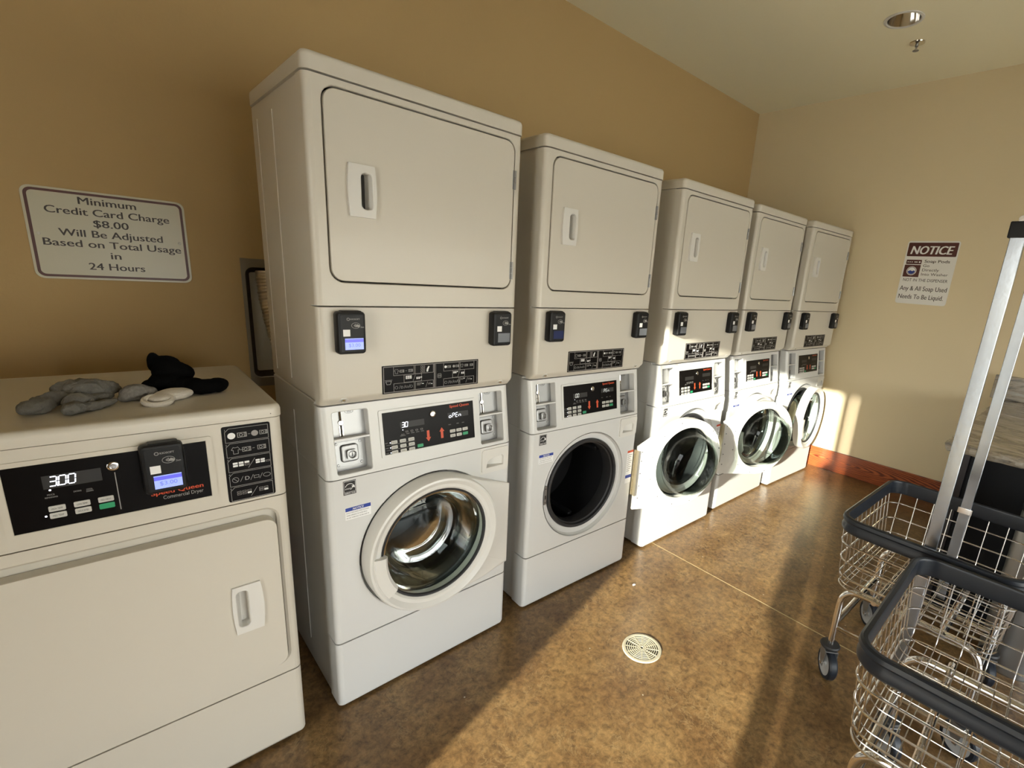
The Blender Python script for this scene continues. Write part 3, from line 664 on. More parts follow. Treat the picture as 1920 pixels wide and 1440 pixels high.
def f_notice(g):
    x0, x1, z1, z0 = .048, .128, .748, .706
    g.plate(rrect(x0, z0, x1, z1, .0015, 2), 0, .001); g.plate(rect(x0 + .0008, z1 - .013, x1 - .0008, z1 - .0008), .001, .0014, mi=1)
    put_text(g, 'NOTICE', (x0 + x1) / 2, z1 - .0105, width=.034, height=.0075, mi=0, w=.0017, shear=.15, bold=.02)
    for i, s in enumerate(('SLOWLY OPEN DOOR AFTER CYCLE ENDS', 'WHEN OPENING TO AVOID SPILLS', 'DO NOT OVERLOAD THE MACHINE OR')): put_text(g, s, x0 + .003, z1 - .0205 - .0085 * i, width=.070 - .006 * (i == 1), height=.0038, mi=2, w=.0014, align='L')
def f_warn(g):
    x0, x1, z0, z1 = .628, .672, .475, .655
    g.plate(rect(x0, z0, x1, z1), 0, .0008); g.plate(rect(x0, z1 - .012, x1, z1), .0008, .0012, mi=1)
    for i in range(9): bar(g, x0 + .004, z1 - .024 - .011 * i, x1 - .006 - .006 * (i % 3), z1 - .024 - .011 * i, .0035, FRONT, 2, .0008, .0011)
    g.plate(rect(x0, z0 + .028, x1, z0 + .045), .0008, .0012, mi=3)
def f_latch(g):
    g.plate(rrect(.100, .495, .116, .585, .003, 2), -.022, -.012, .001); g.plate(rect(.105, .522, .1115, .540), -.012, -.0112, mi=1); 
    for z in (.505, .572): g.lathe([(.003, -.012), (.002, -.0105), (.0004, -.0105)], frame((.108, 0, z), (1, 0, 0), (0, 0, 1)), 8, cap1=True, mi=1)
# --- washer door, built closed with its origin on the hinge line (x = WD)
HX = -(WD - DC)
def hull():
    c = (HX, DZ); r = .252; A = (-.003, .672); B = (-.003, .318)
    dx, dy = A[0] - c[0], A[1] - c[1]; d = math.hypot(dx, dy); a = math.atan2(dy, dx) + math.acos(r / d)
    b = math.atan2(B[1] - c[1], B[0] - c[0]) - math.acos(r / math.hypot(B[0] - c[0], B[1] - c[1]))
    L = [B, A]
    n = 56; b2 = b + 2 * PI if b < a else b
    for k in range(n + 1):
        t = a + (b2 - a) * k / n; L.append((c[0] + r * math.cos(t), c[1] + r * math.sin(t)))
    return L
HL = hull()
def f_door(g):
    A, B = common(HL, circ(HX, DZ, .205, 64), (HX, DZ))
    I1 = inset(A, .004); I2 = inset(A, .012)
    def k(a, w): return w if a < -.15 or w < 0 else w * (.22 + .78 * (-a / .15))
    g.loft([[(a, b, k(a, w)) for a, b in L] for L, w in ((B, -.006), (A, -.006), (A, .022), (I1, .030), (I2, .034), (B, .034), (B, -.006))], FRONT, 0, False, False)
    M = frame((HX, 0, DZ), (1, 0, 0), (0, 0, 1))
    g.lathe([(.252, .026), (.2515, .044), (.247, .052), (.240, .054), (.232, .049), (.224, .043), (.212, .042), (.205, .036), (.203, .020)], M, 72)
    # inner ring step (seen when the door is open)
    g.lathe([(.236, -.006), (.234, -.012), (.210, -.014), (.205, -.006)], M, 64)
def f_grip(g):
    M = frame((HX, 0, DZ), (1, 0, 0), (0, 0, 1)); a0, a1 = PI - .10, PI + .62
    g.lathe([(.236, .048), (.232, .055), (.215, .058), (.196, .056), (.186, .044), (.190, .030)], M, 16, a0=a0, a1=a1)
    for t in (a0, a1):
        v = [(.236, .030), (.236, .048), (.232, .055), (.215, .058), (.196, .056), (.186, .044), (.190, .030)]
        g.f([g.bm.verts.new(M @ Vector((r * math.cos(t), r * math.sin(t), w))) for r, w in v])
def f_doorseal(g):
    M = frame((HX, 0, DZ), (1, 0, 0), (0, 0, 1)); g.lathe([(.205, .030), (.203, .037), (.197, .036), (.196, .026)], M, 64)
def f_glass(g):
    M = frame((HX, 0, DZ), (1, 0, 0), (0, 0, 1))
    g.lathe([(.203, .024), (.190, .022), (.183, .010), (.178, -.020), (.170, -.060), (.158, -.088), (.140, -.098), (.118, -.096), (.105, -.088), (.06, -.080), (.01, -.078)], M, 72, cap1=True)
    g.lathe([(.199, .028), (.187, .026), (.179, .012), (.173, -.020), (.164, -.058), (.153, -.082), (.138, -.092), (.120, -.090), (.105, -.082), (.06, -.074), (.01, -.072)], M, 72, cap1=True)
def f_dscrew(g): g.lathe([(.0042, 0), (.0038, .002), (.001, .0028)], frame((0, 0, 0), (1, 0, 0), (0, 0, -1)), 10, cap1=True)
def f_dhinge(g):
    for k in range(9): z = .400 + .028 * k; g.tube([(0.004, -.012, z + .001), (0.004, -.012, z + .027)], .0048, 10)
    g.box(-.022, -.002, .40, .004, .0, .652)
    g.box(.0, -.0135, .40, .0022, .02, .652)
STATE = [
 dict(lcd=('lit', 'grey'), led=('3.0', 'oPEn'), open=0),
 dict(lcd=('blue', 'grey'), led=('00', ' PEn'), open=166),
 dict(lcd=('grey', 'grey'), led=None, open=159),
 dict(lcd=('grey', 'grey'), led=None, open=0),
 dict(lcd=('grey', 'grey'), led=None, open=6)]
POSE = [(0.1239, -0.0207, 0.0179), (0.9238, 0.0104, -0.0182), (1.7852, 0.008, -0.0067), (2.581, 0.0271, -0.001), (3.3302, -0.0019, -0.0383)]
LAB = ['tallest-looking white stacked washer and dryer nearest the camera, washer door closed, lit card reader screen',
 'second white stack from the camera, washer door swung wide open and black drum showing',
 'middle of the five white stacks, half hidden by a neighbour\'s open glass washer door',
 'fourth white stack from the camera, between the middle stack and the farthest one',
 'white stacked washer and dryer farthest away, beside the beige wall, washer door slightly ajar']
def cpm(u, z, w=0.0): return CP @ Matrix.Translation((u, cz(z), w))
def place(o, M): o.matrix_parent_inverse = Matrix.Identity(4); o.matrix_local = M; return o
def make_stack(i):
    S = STATE[i]; x, y, a = POSE[i]
    r = thing('stacked_washer_dryer', (x, y, 0), LAB[i], 'laundry machine', 'white washer and dryer stacks along the tan wall', a)
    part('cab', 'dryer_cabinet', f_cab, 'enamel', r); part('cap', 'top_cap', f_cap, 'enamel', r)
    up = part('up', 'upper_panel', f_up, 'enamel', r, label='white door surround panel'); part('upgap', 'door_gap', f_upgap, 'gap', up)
    lo = part('low', 'lower_panel', f_low, 'enamel', r)
    for sx in (.062, .626):
        part('lip', 'screw_tab', f_lip, 'plastic', lo, loc=(sx, .012, 1.092), rot=(.9, 0, 0)); place(part('scr', 'screw', f_screw, 'chrome', lo), Matrix.Translation((sx, .006, 1.092)) @ Matrix.Rotation(.9 + 0, 4, 'X') @ FRONT)
    dd = part('ddoor', 'dryer_door', f_ddoor, 'enamel', r)
    part('dh', 'handle', f_handle, 'plastic', dd)
    for z in (1.80, 1.50): part('hin', 'hinge', f_hinge, 'steel', dd, loc=(.6535, 0, z))
    part('instr', 'instruction_label', f_instr, ('panel', 'greyfr', 'grey', 'white'), r, label='black instruction label with grey boxes and icons')
    reader(r, .0805, 1.296, S['lcd'][0], 'black card reader' + (' with lit blue screen reading $3.00' if S['lcd'][0] == 'lit' else ''))
    reader(r, .602, 1.296, S['lcd'][1], 'black card reader with unlit grey screen')
    # washer
    part('wcab', 'washer_cabinet', f_wcab, 'enamel_w', r); [part('foot', 'levelling_foot', f_feet, 'rubber', r, loc=(fx, fy, 0)) for fx in (.06, WD - .06) for fy in (.07, DEP - .07)]
    cp = part('cp', 'control_panel', f_cp, 'enamel_w', r); [part('coinb%d' % n, 'coin_box', lambda g: f_coin_back(g, n), ('steel', 'steel', 'enamel_w'), cp, label='grey steel coin box') for n in (0, 1)]
    for a0, b0, c0, d0 in COINS:
        xm = (a0 + c0) / 2
        place(part('slot', 'coin_slot', f_coin_slot, ('chrome', 'gap', 'ink'), cp), cpm(xm - .02, 1.008, -.034))
        place(part('clock', 'coin_box_lock', f_coin_lock, ('steel', 'steel', 'gap'), cp), cpm(xm, .917, -.045))
    dp = part('disp', 'display', f_disp, 'panel', r, label='black control display')
    [part('wled%d' % n, 'display_window', lambda g: f_windowled(g, n), 'ink', dp) for n in (0, 1)]; part('dprint', 'lettering', f_disp_print, 'grey', dp); part('logo', 'brand_lettering', f_logo, 'red', dp, label='orange-red lettering'); [part('arrow%d' % n, 'arrow', lambda g: f_arrows(g, n), 'red', dp, label='orange-red arrow') for n in (0, 1)]
    for j in range(3):
        for k in range(3): 
            place(part('btn', 'button', f_button, 'btn', dp), cpm(.215 + .0295 * k, .931 - .0165 * j, .0015)); 
    for j, k in ((0, 0), (0, 1), (0, 2), (1, 0), (1, 1)): place(part('btn', 'button', f_button, 'btn', dp), cpm(.430 + .0255 * k, .9325 - .0165 * j, .0015))
    place(part('gbtn', 'start_button', f_button, 'green', dp, label='green start button'), cpm(.3045, .9035, .0015)); place(part('gbtn', 'start_button', f_button, 'green', dp, label='green start button'), cpm(.481, .916, .0015))
    def f_bt(g):
        for j in range(3):
            for k in range(3): put_text(g, ('NORMAL', 'DELICATE', 'WARM')[(j + k) % 3], .215 + .0295 * k, cz(.929 - .0165 * j), width=.014, height=.0036, M=CP, w=.0034)
        for j, k in ((0, 0), (0, 1), (0, 2), (1, 0), (1, 1)): put_text(g, ('HIGH', 'MED', 'LOW')[k], .430 + .0255 * k, cz(.9305 - .0165 * j), width=.011, height=.0036, M=CP, w=.0034)
    part('btxt', 'button_lettering', f_bt, 'ink', dp)
    place(part('lock', 'key_lock', f_lock, 'chrome', dp), cpm(.3575, 1.004, .0015))
    if S['led']:
        def f_led(g):
            seven(g, S['led'][0], .2445 if i == 0 else .252, cz(.9745), .0165, CP, .0022, 0, .70); seven(g, S['led'][1], .4195, cz(.9805), .0150, CP, .0022, 0, .86)
        def f_dot(g):
            for z in (.931, .9145, .898): g.plate(circ(.2015, cz(z), .0018, 8), .0015, .0021, M=CP)
            g.plate(circ(.2475, cz(.966), .0017, 8), .0015, .0021, M=CP)
        part('led%d' % i, 'lit_digits', f_led, 'led' if i == 0 else 'leddim', dp, label='white lit display digits')
        part('dots', 'lit_dots', f_dot, 'led' if i == 0 else 'leddim', dp)
    wf = part('wfront', 'washer_front', f_wfront, 'enamel_w', r); part('wlow', 'kick_panel', f_wlow, 'enamel_w', r)
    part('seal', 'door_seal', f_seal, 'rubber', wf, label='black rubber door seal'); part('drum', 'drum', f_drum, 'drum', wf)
    part('latch', 'door_latch', f_latch, ('steel', 'gap'), wf)
    part('soap', 'soap_drawer', f_soap, 'plastic', r); part('estar', 'energy_sticker', f_estar, ('ink', 'white'), r, label='small black energy rating sticker')
    if i != 2: part('notice', 'notice_sticker', f_notice, ('white', 'blue', 'ink'), r, label='small white sticker with blue header')
    if S['open'] > 90: part('warn', 'warning_sticker', f_warn, ('white', 'red', 'grey', 'blue'), r)
    d = part('door', 'washer_door', f_door, 'plastic', r, loc=(WD, -.0, 0), label='round white washer door, ' + ('closed' if not S['open'] else 'swung open' if S['open'] > 90 else 'ajar'))
    if S['open']: d.location = (WD + .004, -.012, 0); d.rotation_euler = (0, 0, math.radians(S['open']))
    part('grip', 'door_grip', f_grip, 'plastic', d); part('dseal', 'glass_rim', f_doorseal, 'rubber', d); part('glass', 'glass_bowl', f_glass, 'bowl', d)
    if S['open']: part('dhin', 'door_hinge', f_dhinge, 'brass', d)
    if S['open'] > 90:
        for k in range(12):
            t = 2 * PI * (k + .5) / 12; part('dscr', 'screw', f_dscrew, 'steel', d, loc=(HX + .244 * math.cos(t), .006, DZ + .244 * math.sin(t)))
        for z in (.38, .45, .52, .59, .64): part('dscr', 'screw', f_dscrew, 'steel', d, loc=(-.030, .006, z))
    return r
for i in range(5): make_stack(i)

# ------------------------------------------------------------------ single dryer at the left
SX0, SX1, SYF, SD = -.668, .0165, -.035, .60
sd = thing('single_dryer', (SX0, SYF, 0), 'low white single dryer at the far left, socks lying on its top', 'dryer')
SW = SX1 - SX0
def sx(x): return x - SX0
def scol(g, z0, z1, side, lv=None, dy=lambda z: 0):
    r = .018; P = [(0, .055)] + [(r - r * math.cos(PI / 2 * k / 5), r - r * math.sin(PI / 2 * k / 5)) for k in range(6)] + [(r, .055)]
    if side > 0: P = [(SW - a, b) for a, b in reversed(P)]
    g.loft([[(a, b + (dy(z) if b < .05 else 0), z) for a, b in P] for z in (lv or (z0, z1))])
g = G(); L = rrect(-.003, -.004, SW + .003, SD, .024)
g.loft([[(a, b, 1.077) for a, b in L], [(a, b, 1.096) for a, b in L]] + [[(a, b, 1.096 + .014 * math.sin(t)) for a, b in inset(L, .014 * (1 - math.cos(t)))] for t in (PI / 6, PI / 3, PI / 2)] + [[(a, b, 1.110) for a, b in rrect(.030, .030, SW - .030, SD - .030, .022)], [(a, b, 1.107) for a, b in rrect(.038, .038, SW - .038, SD - .038, .020)]])
g.obj('top_cap', 'enamel', sd)
g = G(); g.box(.004, .05, .02, SW - .004, SD, 1.078, b=.003); g.obj('cabinet', 'enamel', sd)
g = G()
PB = (sx(-.490), .888, sx(-.153), 1.036)
g.plate(rect(.018, .850, SW - .018, 1.0745), -.05, 0); scol(g, .850, 1.0745, -1); scol(g, .850, 1.0745, 1)
g.ring(rrect(PB[0] - .012, PB[1] - .011, PB[2] + .012, PB[3] + .011, .006, 3), rect(*PB), 0, .0035, chi=.001)
cps = g.obj('control_panel', 'enamel', sd)
g = G(); RL = rrect(.030, .305, SW - .030, .813, .03, 5)
g.ring(rect(.018, .265, SW - .018, .847), RL, -.05, 0, c=(SW / 2, .56), chi=.006)
g.plate(inset(RL, -.01), -.045, -.022); scol(g, .265, .847, -1); scol(g, .265, .847, 1); g.obj('door_surround', 'enamel', sd)
g = G(); lv = (.014, .026, .2605); dyf = lambda z: .008 if z < .02 else 0
g.loft([[(.018, dyf(z), z), (SW - .018, dyf(z), z), (SW - .018, .05, z), (.018, .05, z)] for z in lv])
scol(g, 0, 0, -1, lv, dyf); scol(g, 0, 0, 1, lv, dyf); g.obj('kick_panel', 'enamel', sd)
for x in (.06, SW - .06):
    for y in (.07, SD - .07): part('foot', 'levelling_foot', f_feet, 'rubber', sd, loc=(x, y, 0))
g = G(); DL = rrect(.034, .309, SW - .036, .788, .028, 6); HD = rrect(sx(-.131), .484, sx(-.104), .598, .010, 4)
g.ring(DL, HD, -.020, .012, c=(sx(-.1175), .54), chi=.001); g.loft([[(a, b, w) for a, b in inset(DL, i)] for w, i in ((.012, .0), (.009, -.0015), (-.02, -.0015))], FRONT, 0, False, False)
sdd = g.obj('dryer_door', 'enamel', sd)
g = G(); c0 = (sx(-.1175), .54)
O = [(sx(-.137) - .004 * math.sin(PI * k / 10), .613 - .147 * k / 10) for k in range(11)] + [(sx(-.072) + .005 * math.sin(PI * k / 10), .466 + .147 * k / 10) for k in range(11)]
I = rrect(sx(-.130), .485, sx(-.103), .597, .010, 4)
g.ring(O, I, .0115, .019, c=c0, chi=.002); g.loft([[(a, b, .017) for a, b in I], [(max(a, sx(-.119)), b, -.016) for a, b in inset(I, .001)]], FRONT, 0, False, True)
g.obj('handle', 'plastic', sdd)
# control face
g = G(); g.plate(rect(*PB), -.002, .0015); dpl = g.obj('display', 'panel', sd); dpl['label'] = 'black control display'
def at(x, z): return (sx(x), z)
g = G(); g.plate(rect(sx(-.436), .978, sx(-.345), 1.008), .0015, .0017); g.obj('display_window', 'ink', dpl)
g = G(); seven(g, '3.00', sx(-.427), .9835, .021, FRONT, .0022, 0, .68); g.plate(circ(sx(-.427), .975, .002, 8), .0015, .0022); g.plate(circ(sx(-.4405), .917, .002, 8), .0015, .0022); o = g.obj('lit_digits', 'led', dpl); o['label'] = 'white lit digits reading 3.00'
for j in range(2):
    for k in range(3):
        gr = (j == 1 and k == 2)
        def fb(g): g.plate(rrect(-.0130, -.0065, .0130, .0065, .0022, 2), 0, .0018, .0006)
        o = part('sbtn' + str(gr), 'start_button' if gr else 'button', fb, 'green' if gr else 'btn', dpl, loc=(sx(-.422 + .0385 * k), -.0015, .932 - .0162 * j))
        if gr: o['label'] = 'green start button'
g = G()
for j in range(2):
    for k in range(3):
        if (j, k) != (1, 2): put_text(g, ('HIGH TEMP', 'LOW TEMP', 'NO HEAT', 'MED TEMP', 'DELICATES')[j * 3 + k], sx(-.422 + .0385 * k), .930 - .0162 * j, width=.017, height=.004, w=.0036)
g.obj('button_lettering', 'ink', dpl)
g = G()
put_text(g, 'PRICE', sx(-.427), .963, width=.011, height=.0035, w=.0019); put_text(g, 'REMAINING', sx(-.427), .957, width=.019, height=.0035, w=.0019)
put_text(g, 'DRYING', sx(-.387), .961, width=.012, height=.0035, w=.0019); put_text(g, 'COOL', sx(-.368), .961, width=.010, height=.0035, w=.0019); put_text(g, 'DOWN', sx(-.368), .9565, width=.011, height=.0035, w=.0019)
bar(g, sx(-.3235), .900, sx(-.3235), .992, .0016, FRONT, 0, .0015, .0019)
put_text(g, 'Commercial Dryer', sx(-.247), .9035, width=.078, height=.0095, w=.0019, align='L')
g.obj('lettering', 'grey', dpl)
g = G(); put_text(g, 'Speed Queen', sx(-.268), .917, width=.100, height=.011, w=.0019, align='L', bold=.035); o = g.obj('brand_lettering', 'red', dpl); o['label'] = 'orange-red lettering'
place(part('lock', 'key_lock', f_lock, 'chrome', dpl), Matrix.Translation((sx(-.3245), -.0015, 1.008)) @ FRONT)
reader(sd, sx(-.239), .993, 'lit', 'black card reader with lit blue screen', y=-.0035)
# instruction label with five boxes
g = G(); x0, x1, z0, z1 = sx(-.119), sx(-.012), .857, 1.065
g.plate(rrect(x0, z0, x1, z1, .005, 3), 0, .0012)
bh = .0405
for k in range(5):
    b = z1 - .006 - bh * k; a = b - bh + .0025
    outline(g, [(x0 + .006, a), (x1 - .005, a), (x1 - .005, b), (x0 + .015, b), (x0 + .006, b - .009)], .0009, .0012, .0017, FRONT, 1)
    put_text(g, str(k + 1), x0 + .007, b - .006, height=.005, w=.0017, mi=1)
r1 = z1 - .006 - bh * .5
g.plate(circ(x0 + .020, r1, .0085, 16), .0012, .0018, mi=3); icon_washer(g, x0 + .043, r1, .016, FRONT, 1); bar(g, x0 + .056, r1, x0 + .061, r1, .001, FRONT, 2); g.plate(circ(x0 + .071, r1, .0078, 16), .0012, .0017, mi=2); icon_washer(g, x0 + .091, r1, .014, FRONT, 1)
r2 = r1 - bh
outline(g, shirt(x0 + .026, r2, .017), .001, .0012, .0017, FRONT, 1); bar(g, x0 + .035, r2, x0 + .045, r2, .001, FRONT, 1); icon_washer(g, x0 + .050, r2, .015, FRONT, 1); bar(g, x0 + .063, r2, x0 + .068, r2, .001, FRONT, 2); icon_washer(g, x0 + .084, r2, .015, FRONT, 1)
r3 = r2 - bh
blocks(g, x0 + .022, r3 + .005, ('11', '11', '10'), .0095, FRONT, 3, 2); bar(g, x0 + .050, r3 - .012, x0 + .066, r3 + .012, .0009, FRONT, 1); blocks(g, x0 + .072, r3 + .005, ('11', '11', ' 0'), .0085, FRONT, 3, 2)
r4 = r3 - bh
outline(g, circ(x0 + .019, r4, .0075, 16), .001, .0012, .0017, FRONT, 1); bar(g, x0 + .014, r4 + .005, x0 + .024, r4 - .005, .001, FRONT, 1)
for k in (.029, .052, .073): bar(g, x0 + k, r4 - .007, x0 + k + .007, r4 + .007, .0009, FRONT, 1)
put_text(g, 'D', x0 + .045, r4 - .005, height=.011, w=.0018, mi=1, bold=.02); outline(g, rect(x0 + .060, r4 - .004, x0 + .072, r4 + .004), .001, .0012, .0017, FRONT, 1)
outline(g, [(x0 + .090 + .009 * math.cos(t), r4 + .006 * math.sin(t)) for t in [2 * PI * k / 16 for k in range(16)]], .001, .0012, .0017, FRONT, 1)
r5 = r4 - bh
blocks(g, x0 + .024, r5 + .005, ('00', '00', '01'), .0085, FRONT, 3, 2); bar(g, x0 + .050, r5 - .012, x0 + .066, r5 + .012, .0009, FRONT, 1); blocks(g, x0 + .074, r5 + .005, ('00', '01'), .0085, FRONT, 3, 2)
o = g.obj('instruction_label', ('panel', 'grey', 'greyfr', 'white'), sd); o['label'] = 'black instruction label with five boxes of icons'
g = G(); g.plate(circ(SW - .025, 1.087, .0012, 8), .004, .0045); g.obj('screw', 'ink', sd)

# ------------------------------------------------------------------ socks on the single dryer
TZ = 1.1072
def cloth(name, lobes, material, label, seed=1, amp=.004, sub=3, cat='sock', zs=1.0, group=None):
    """crumpled cloth: overlapping flattened lobes joined and wrinkled"""
    t = bmesh.new(); rnd = random.Random(seed)
    for cx, cy, cz_, rx, ry, rz, rot in lobes:
        q = bmesh.ops.create_icosphere(t, subdivisions=4, radius=1.0)
        M = Matrix.Translation((cx, cy, cz_)) @ Matrix.Rotation(rot, 4, 'Z') @ Matrix.Diagonal((rx, ry, rz, 1))
        bmesh.ops.transform(t, matrix=M, verts=q['verts'])
    me = bpy.data.meshes.new(name); t.to_mesh(me); t.free()
    o = bpy.data.objects.new(name, me); COL.objects.link(o)
    r = o.modifiers.new('r', 'REMESH'); r.mode = 'VOXEL'; r.voxel_size = .0024
    s = o.modifiers.new('s', 'SMOOTH'); s.iterations = 3; s.factor = .5
    tx = bpy.data.textures.new('w' + name + str(seed), 'CLOUDS'); tx.noise_scale = .016; tx.noise_depth = 2
    d = o.modifiers.new('d', 'DISPLACE'); d.texture = tx; d.strength = amp * 2; d.mid_level = .5; d.texture_coords = 'GLOBAL'
    s2 = o.modifiers.new('s2', 'SMOOTH'); s2.iterations = 2
    dg = bpy.context.evaluated_depsgraph_get(); m2 = bpy.data.meshes.new_from_object(o.evaluated_get(dg)); o.modifiers.clear(); o.data = m2
    for v in m2.vertices: v.co.z = max(v.co.z, TZ)
    for p in m2.polygons: p.use_smooth = True
    m2.materials.clear(); m2.materials.append(M_[material])
    tag(o, label, cat, group); return o
Z = TZ
cloth('sock', [(-.362, .205, Z + .030, .056, .040, .026, .1), (-.325, .215, Z + .024, .036, .026, .020, .3), (-.405, .165, Z + .022, .050, .022, .016, .55), (-.436, .120, Z + .016, .036, .026, .015, .9), (-.375, .085, Z + .013, .022, .030, .014, -.3), (-.368, .125, Z + .022, .030, .020, .016, .2), (-.338, .105, Z + .011, .052, .012, .010, .75), (-.345, .150, Z + .016, .042, .014, .012, .7), (-.322, .190, Z + .012, .020, .015, .011, .6)], 'sockgrey', 'crumpled dark grey pair of socks, leftmost and largest heap on the white dryer', 3, .0065)
cloth('sock', [(-.262, .172, Z + .019, .034, .028, .022, .1), (-.243, .172, Z + .015, .024, .022, .017, .1), (-.284, .160, Z + .011, .016, .016, .012, 0)], 'sockheather', 'small balled heather grey sock in the middle of the dryer top', 5, .003)
o = cloth('sock', [(-.190, .145, Z + .012, .046, .034, .015, .55), (-.216, .118, Z + .010, .030, .030, .012, .4)], 'sockwhite', 'white ankle sock lying in front of the black sock', 8, .0015)
g = G(); g.tube([(-.226 + .027 * math.cos(t) , .100 + .027 * math.sin(t), Z + .010 + .005 * math.sin(t)) for t in [2 * PI * k / 28 for k in range(28)]], .0068, 8, closed=True); g.obj('cuff', 'sockwhite', o)
g = G(); g.plate([(-.226 + .022 * math.cos(t), .100 + .022 * math.sin(t)) for t in [2 * PI * k / 24 for k in range(24)]], .0, .005, M=frame((0, 0, Z), (1, 0, 0), (0, 1, 0))); g.obj('lining', 'sockinner', o)
cloth('sock', [(-0.191, .232, Z + .028, .046, .040, .030, 0), (-0.184, .240, Z + .056, .042, .026, .030, .0), (-0.216, .262, Z + .078, .016, .014, .028, .5), (-0.194, .252, Z + .076, .034, .020, .022, -.2), (-0.166, .235, Z + .050, .034, .024, .028, .0), (-0.156, .195, Z + .022, .050, .028, .023, -.35), (-0.121, .172, Z + .020, .046, .024, .021, .0), (-0.091, .175, Z + .021, .028, .022, .021, .3), (-0.228, .222, Z + .020, .024, .024, .020, .2)], 'sockblack', 'black ankle sock standing up at the heel, rightmost on the white dryer', 11, .002)

# ------------------------------------------------------------------ signs
s1 = thing('wall_sign', (0, YB, 0), 'cream sign about the minimum credit card charge, on the tan wall above the dryer', 'sign')
x0, x1, z0, z1 = -.456, -.032, 1.362, 1.662
g = G(); g.plate(rrect(x0, z0, x1, z1, .024, 6), .0005, .003, .0008); g.obj('sign_plate', 'sign_tan', s1)
g = G(); g.ring(rrect(x0 + .007, z0 + .007, x1 - .007, z1 - .007, .020, 6), rrect(x0 + .0150, z0 + .0150, x1 - .0150, z1 - .0150, .014, 6), .003, .0034); g.obj('sign_border', 'maroon', s1)
g = G(); cx = (x0 + x1) / 2
for s, w_, z, dx in (('Minimum', .150, 1.617, -.003), ('Credit Card Charge', .325, 1.5805, .0), ('$8.00', .092, 1.5445, -.002), ('Will Be Adjusted', .274, 1.5085, -.001), ('Based on Total Usage', .366, 1.4735, .004), ('in', .027, 1.4375, -.002), ('24 Hours', .150, 1.3975, -.002)):
    put_text(g, s, cx + dx, z, width=w_, height=.0245, w=.0036, bold=.03)
g.obj('lettering', 'signink', s1, loc=(0, 0, 0))
g = G()
for x in (x0 + .026, x1 - .026): g.lathe([(.005, .003), (.004, .0045), (.001, .005)], frame((x, 0, 1.510), (1, 0, 0), (0, 0, 1)), 10, cap1=True)
g.obj('screws', 'galv', s1)
FM = frame((XF, 0, 0), (0, -1, 0), (0, 0, 1))       # far wall: u = -y, w = -x
s2 = thing('wall_sign', (0, 0, 0), 'white notice sign about soap pods with maroon header, on the beige far wall', 'sign')
u0, u1, z0, z1 = .368, .693, 1.474, 1.932
g = G(); g.plate(rrect(u0, z0, u1, z1, .018, 5), .0005, .003, .0008, M=FM); g.obj('sign_plate', 'sign', s2)
g = G(); g.plate(rrect(u0 + .009, 1.822, u1 - .009, z1 - .012, .006, 3), .003, .0034, M=FM)
g.plate(rrect(u0 + .017, 1.765, u0 + .115, 1.797, .003, 2), .003, .0034, M=FM); g.plate(rrect(u0 + .012, 1.672, u0 + .115, 1.760, .003, 2), .003, .0034, M=FM); g.obj('maroon_print', 'maroon', s2)
g = G(); put_text(g, 'NOTICE', (u0 + u1) / 2, 1.838, width=.262, height=.060, M=FM, w=.0038, shear=.2, bold=.05, mi=0)
g.obj('header_lettering', 'white', s2); g = G()
for k in range(3): g.plate(circ(u0 + .028 + .013 * k, 1.781, .004, 10), .0034, .0037, M=FM)
g.plate(rrect(u0 + .068, 1.778, u0 + .090, 1.784, .002, 2), .0034, .0037, M=FM); g.plate(circ(u0 + .103, 1.781, .006, 12), .0034, .0037, M=FM); g.plate(circ(u0 + .063, 1.716, .032, 28), .0034, .0037, M=FM); g.obj('pictogram', 'white', s2)
g = G(); g.ring(circ(u0 + .063, 1.716, .0285, 28), circ(u0 + .063, 1.716, .0255, 28), .0037, .0040, M=FM, c=(u0 + .063, 1.716)); g.obj('dial_ring', 'maroon', s2)
g = G(); g.plate([(u0 + .063 + .0235 * math.cos(t), 1.716 + .0235 * math.sin(t)) for t in [PI + .1 + (PI - .2) * k / 14 for k in range(15)]] + [(u0 + .078, 1.720), (u0 + .068, 1.714), (u0 + .055, 1.720), (u0 + .046, 1.715)], .0037, .0040, M=FM); g.obj('water_print', 'blue', s2)
g = G()
put_text(g, 'Soap Pods', u0 + .133, 1.778, width=.155, height=.021, M=FM, w=.0036, align='L', bold=.03)
for s, w_, z in (('Go', .040, 1.747), ('Directly', .105, 1.716), ('Into Washer', .165, 1.685)): put_text(g, s, u0 + .130, z, width=w_, height=.020, M=FM, w=.0036, align='L')
put_text(g, 'NOT IN THE DISPENSER', (u0 + u1) / 2 + .0, 1.640, width=.280, height=.022, M=FM, w=.0036)
put_text(g, 'Any & All Soap Used', (u0 + u1) / 2, 1.573, width=.298, height=.034, M=FM, w=.0036, bold=.01); put_text(g, 'Needs To Be Liquid.', (u0 + u1) / 2 - .004, 1.512, width=.285, height=.034, M=FM, w=.0036, bold=.01)
g.obj('lettering', 'signink', s2)

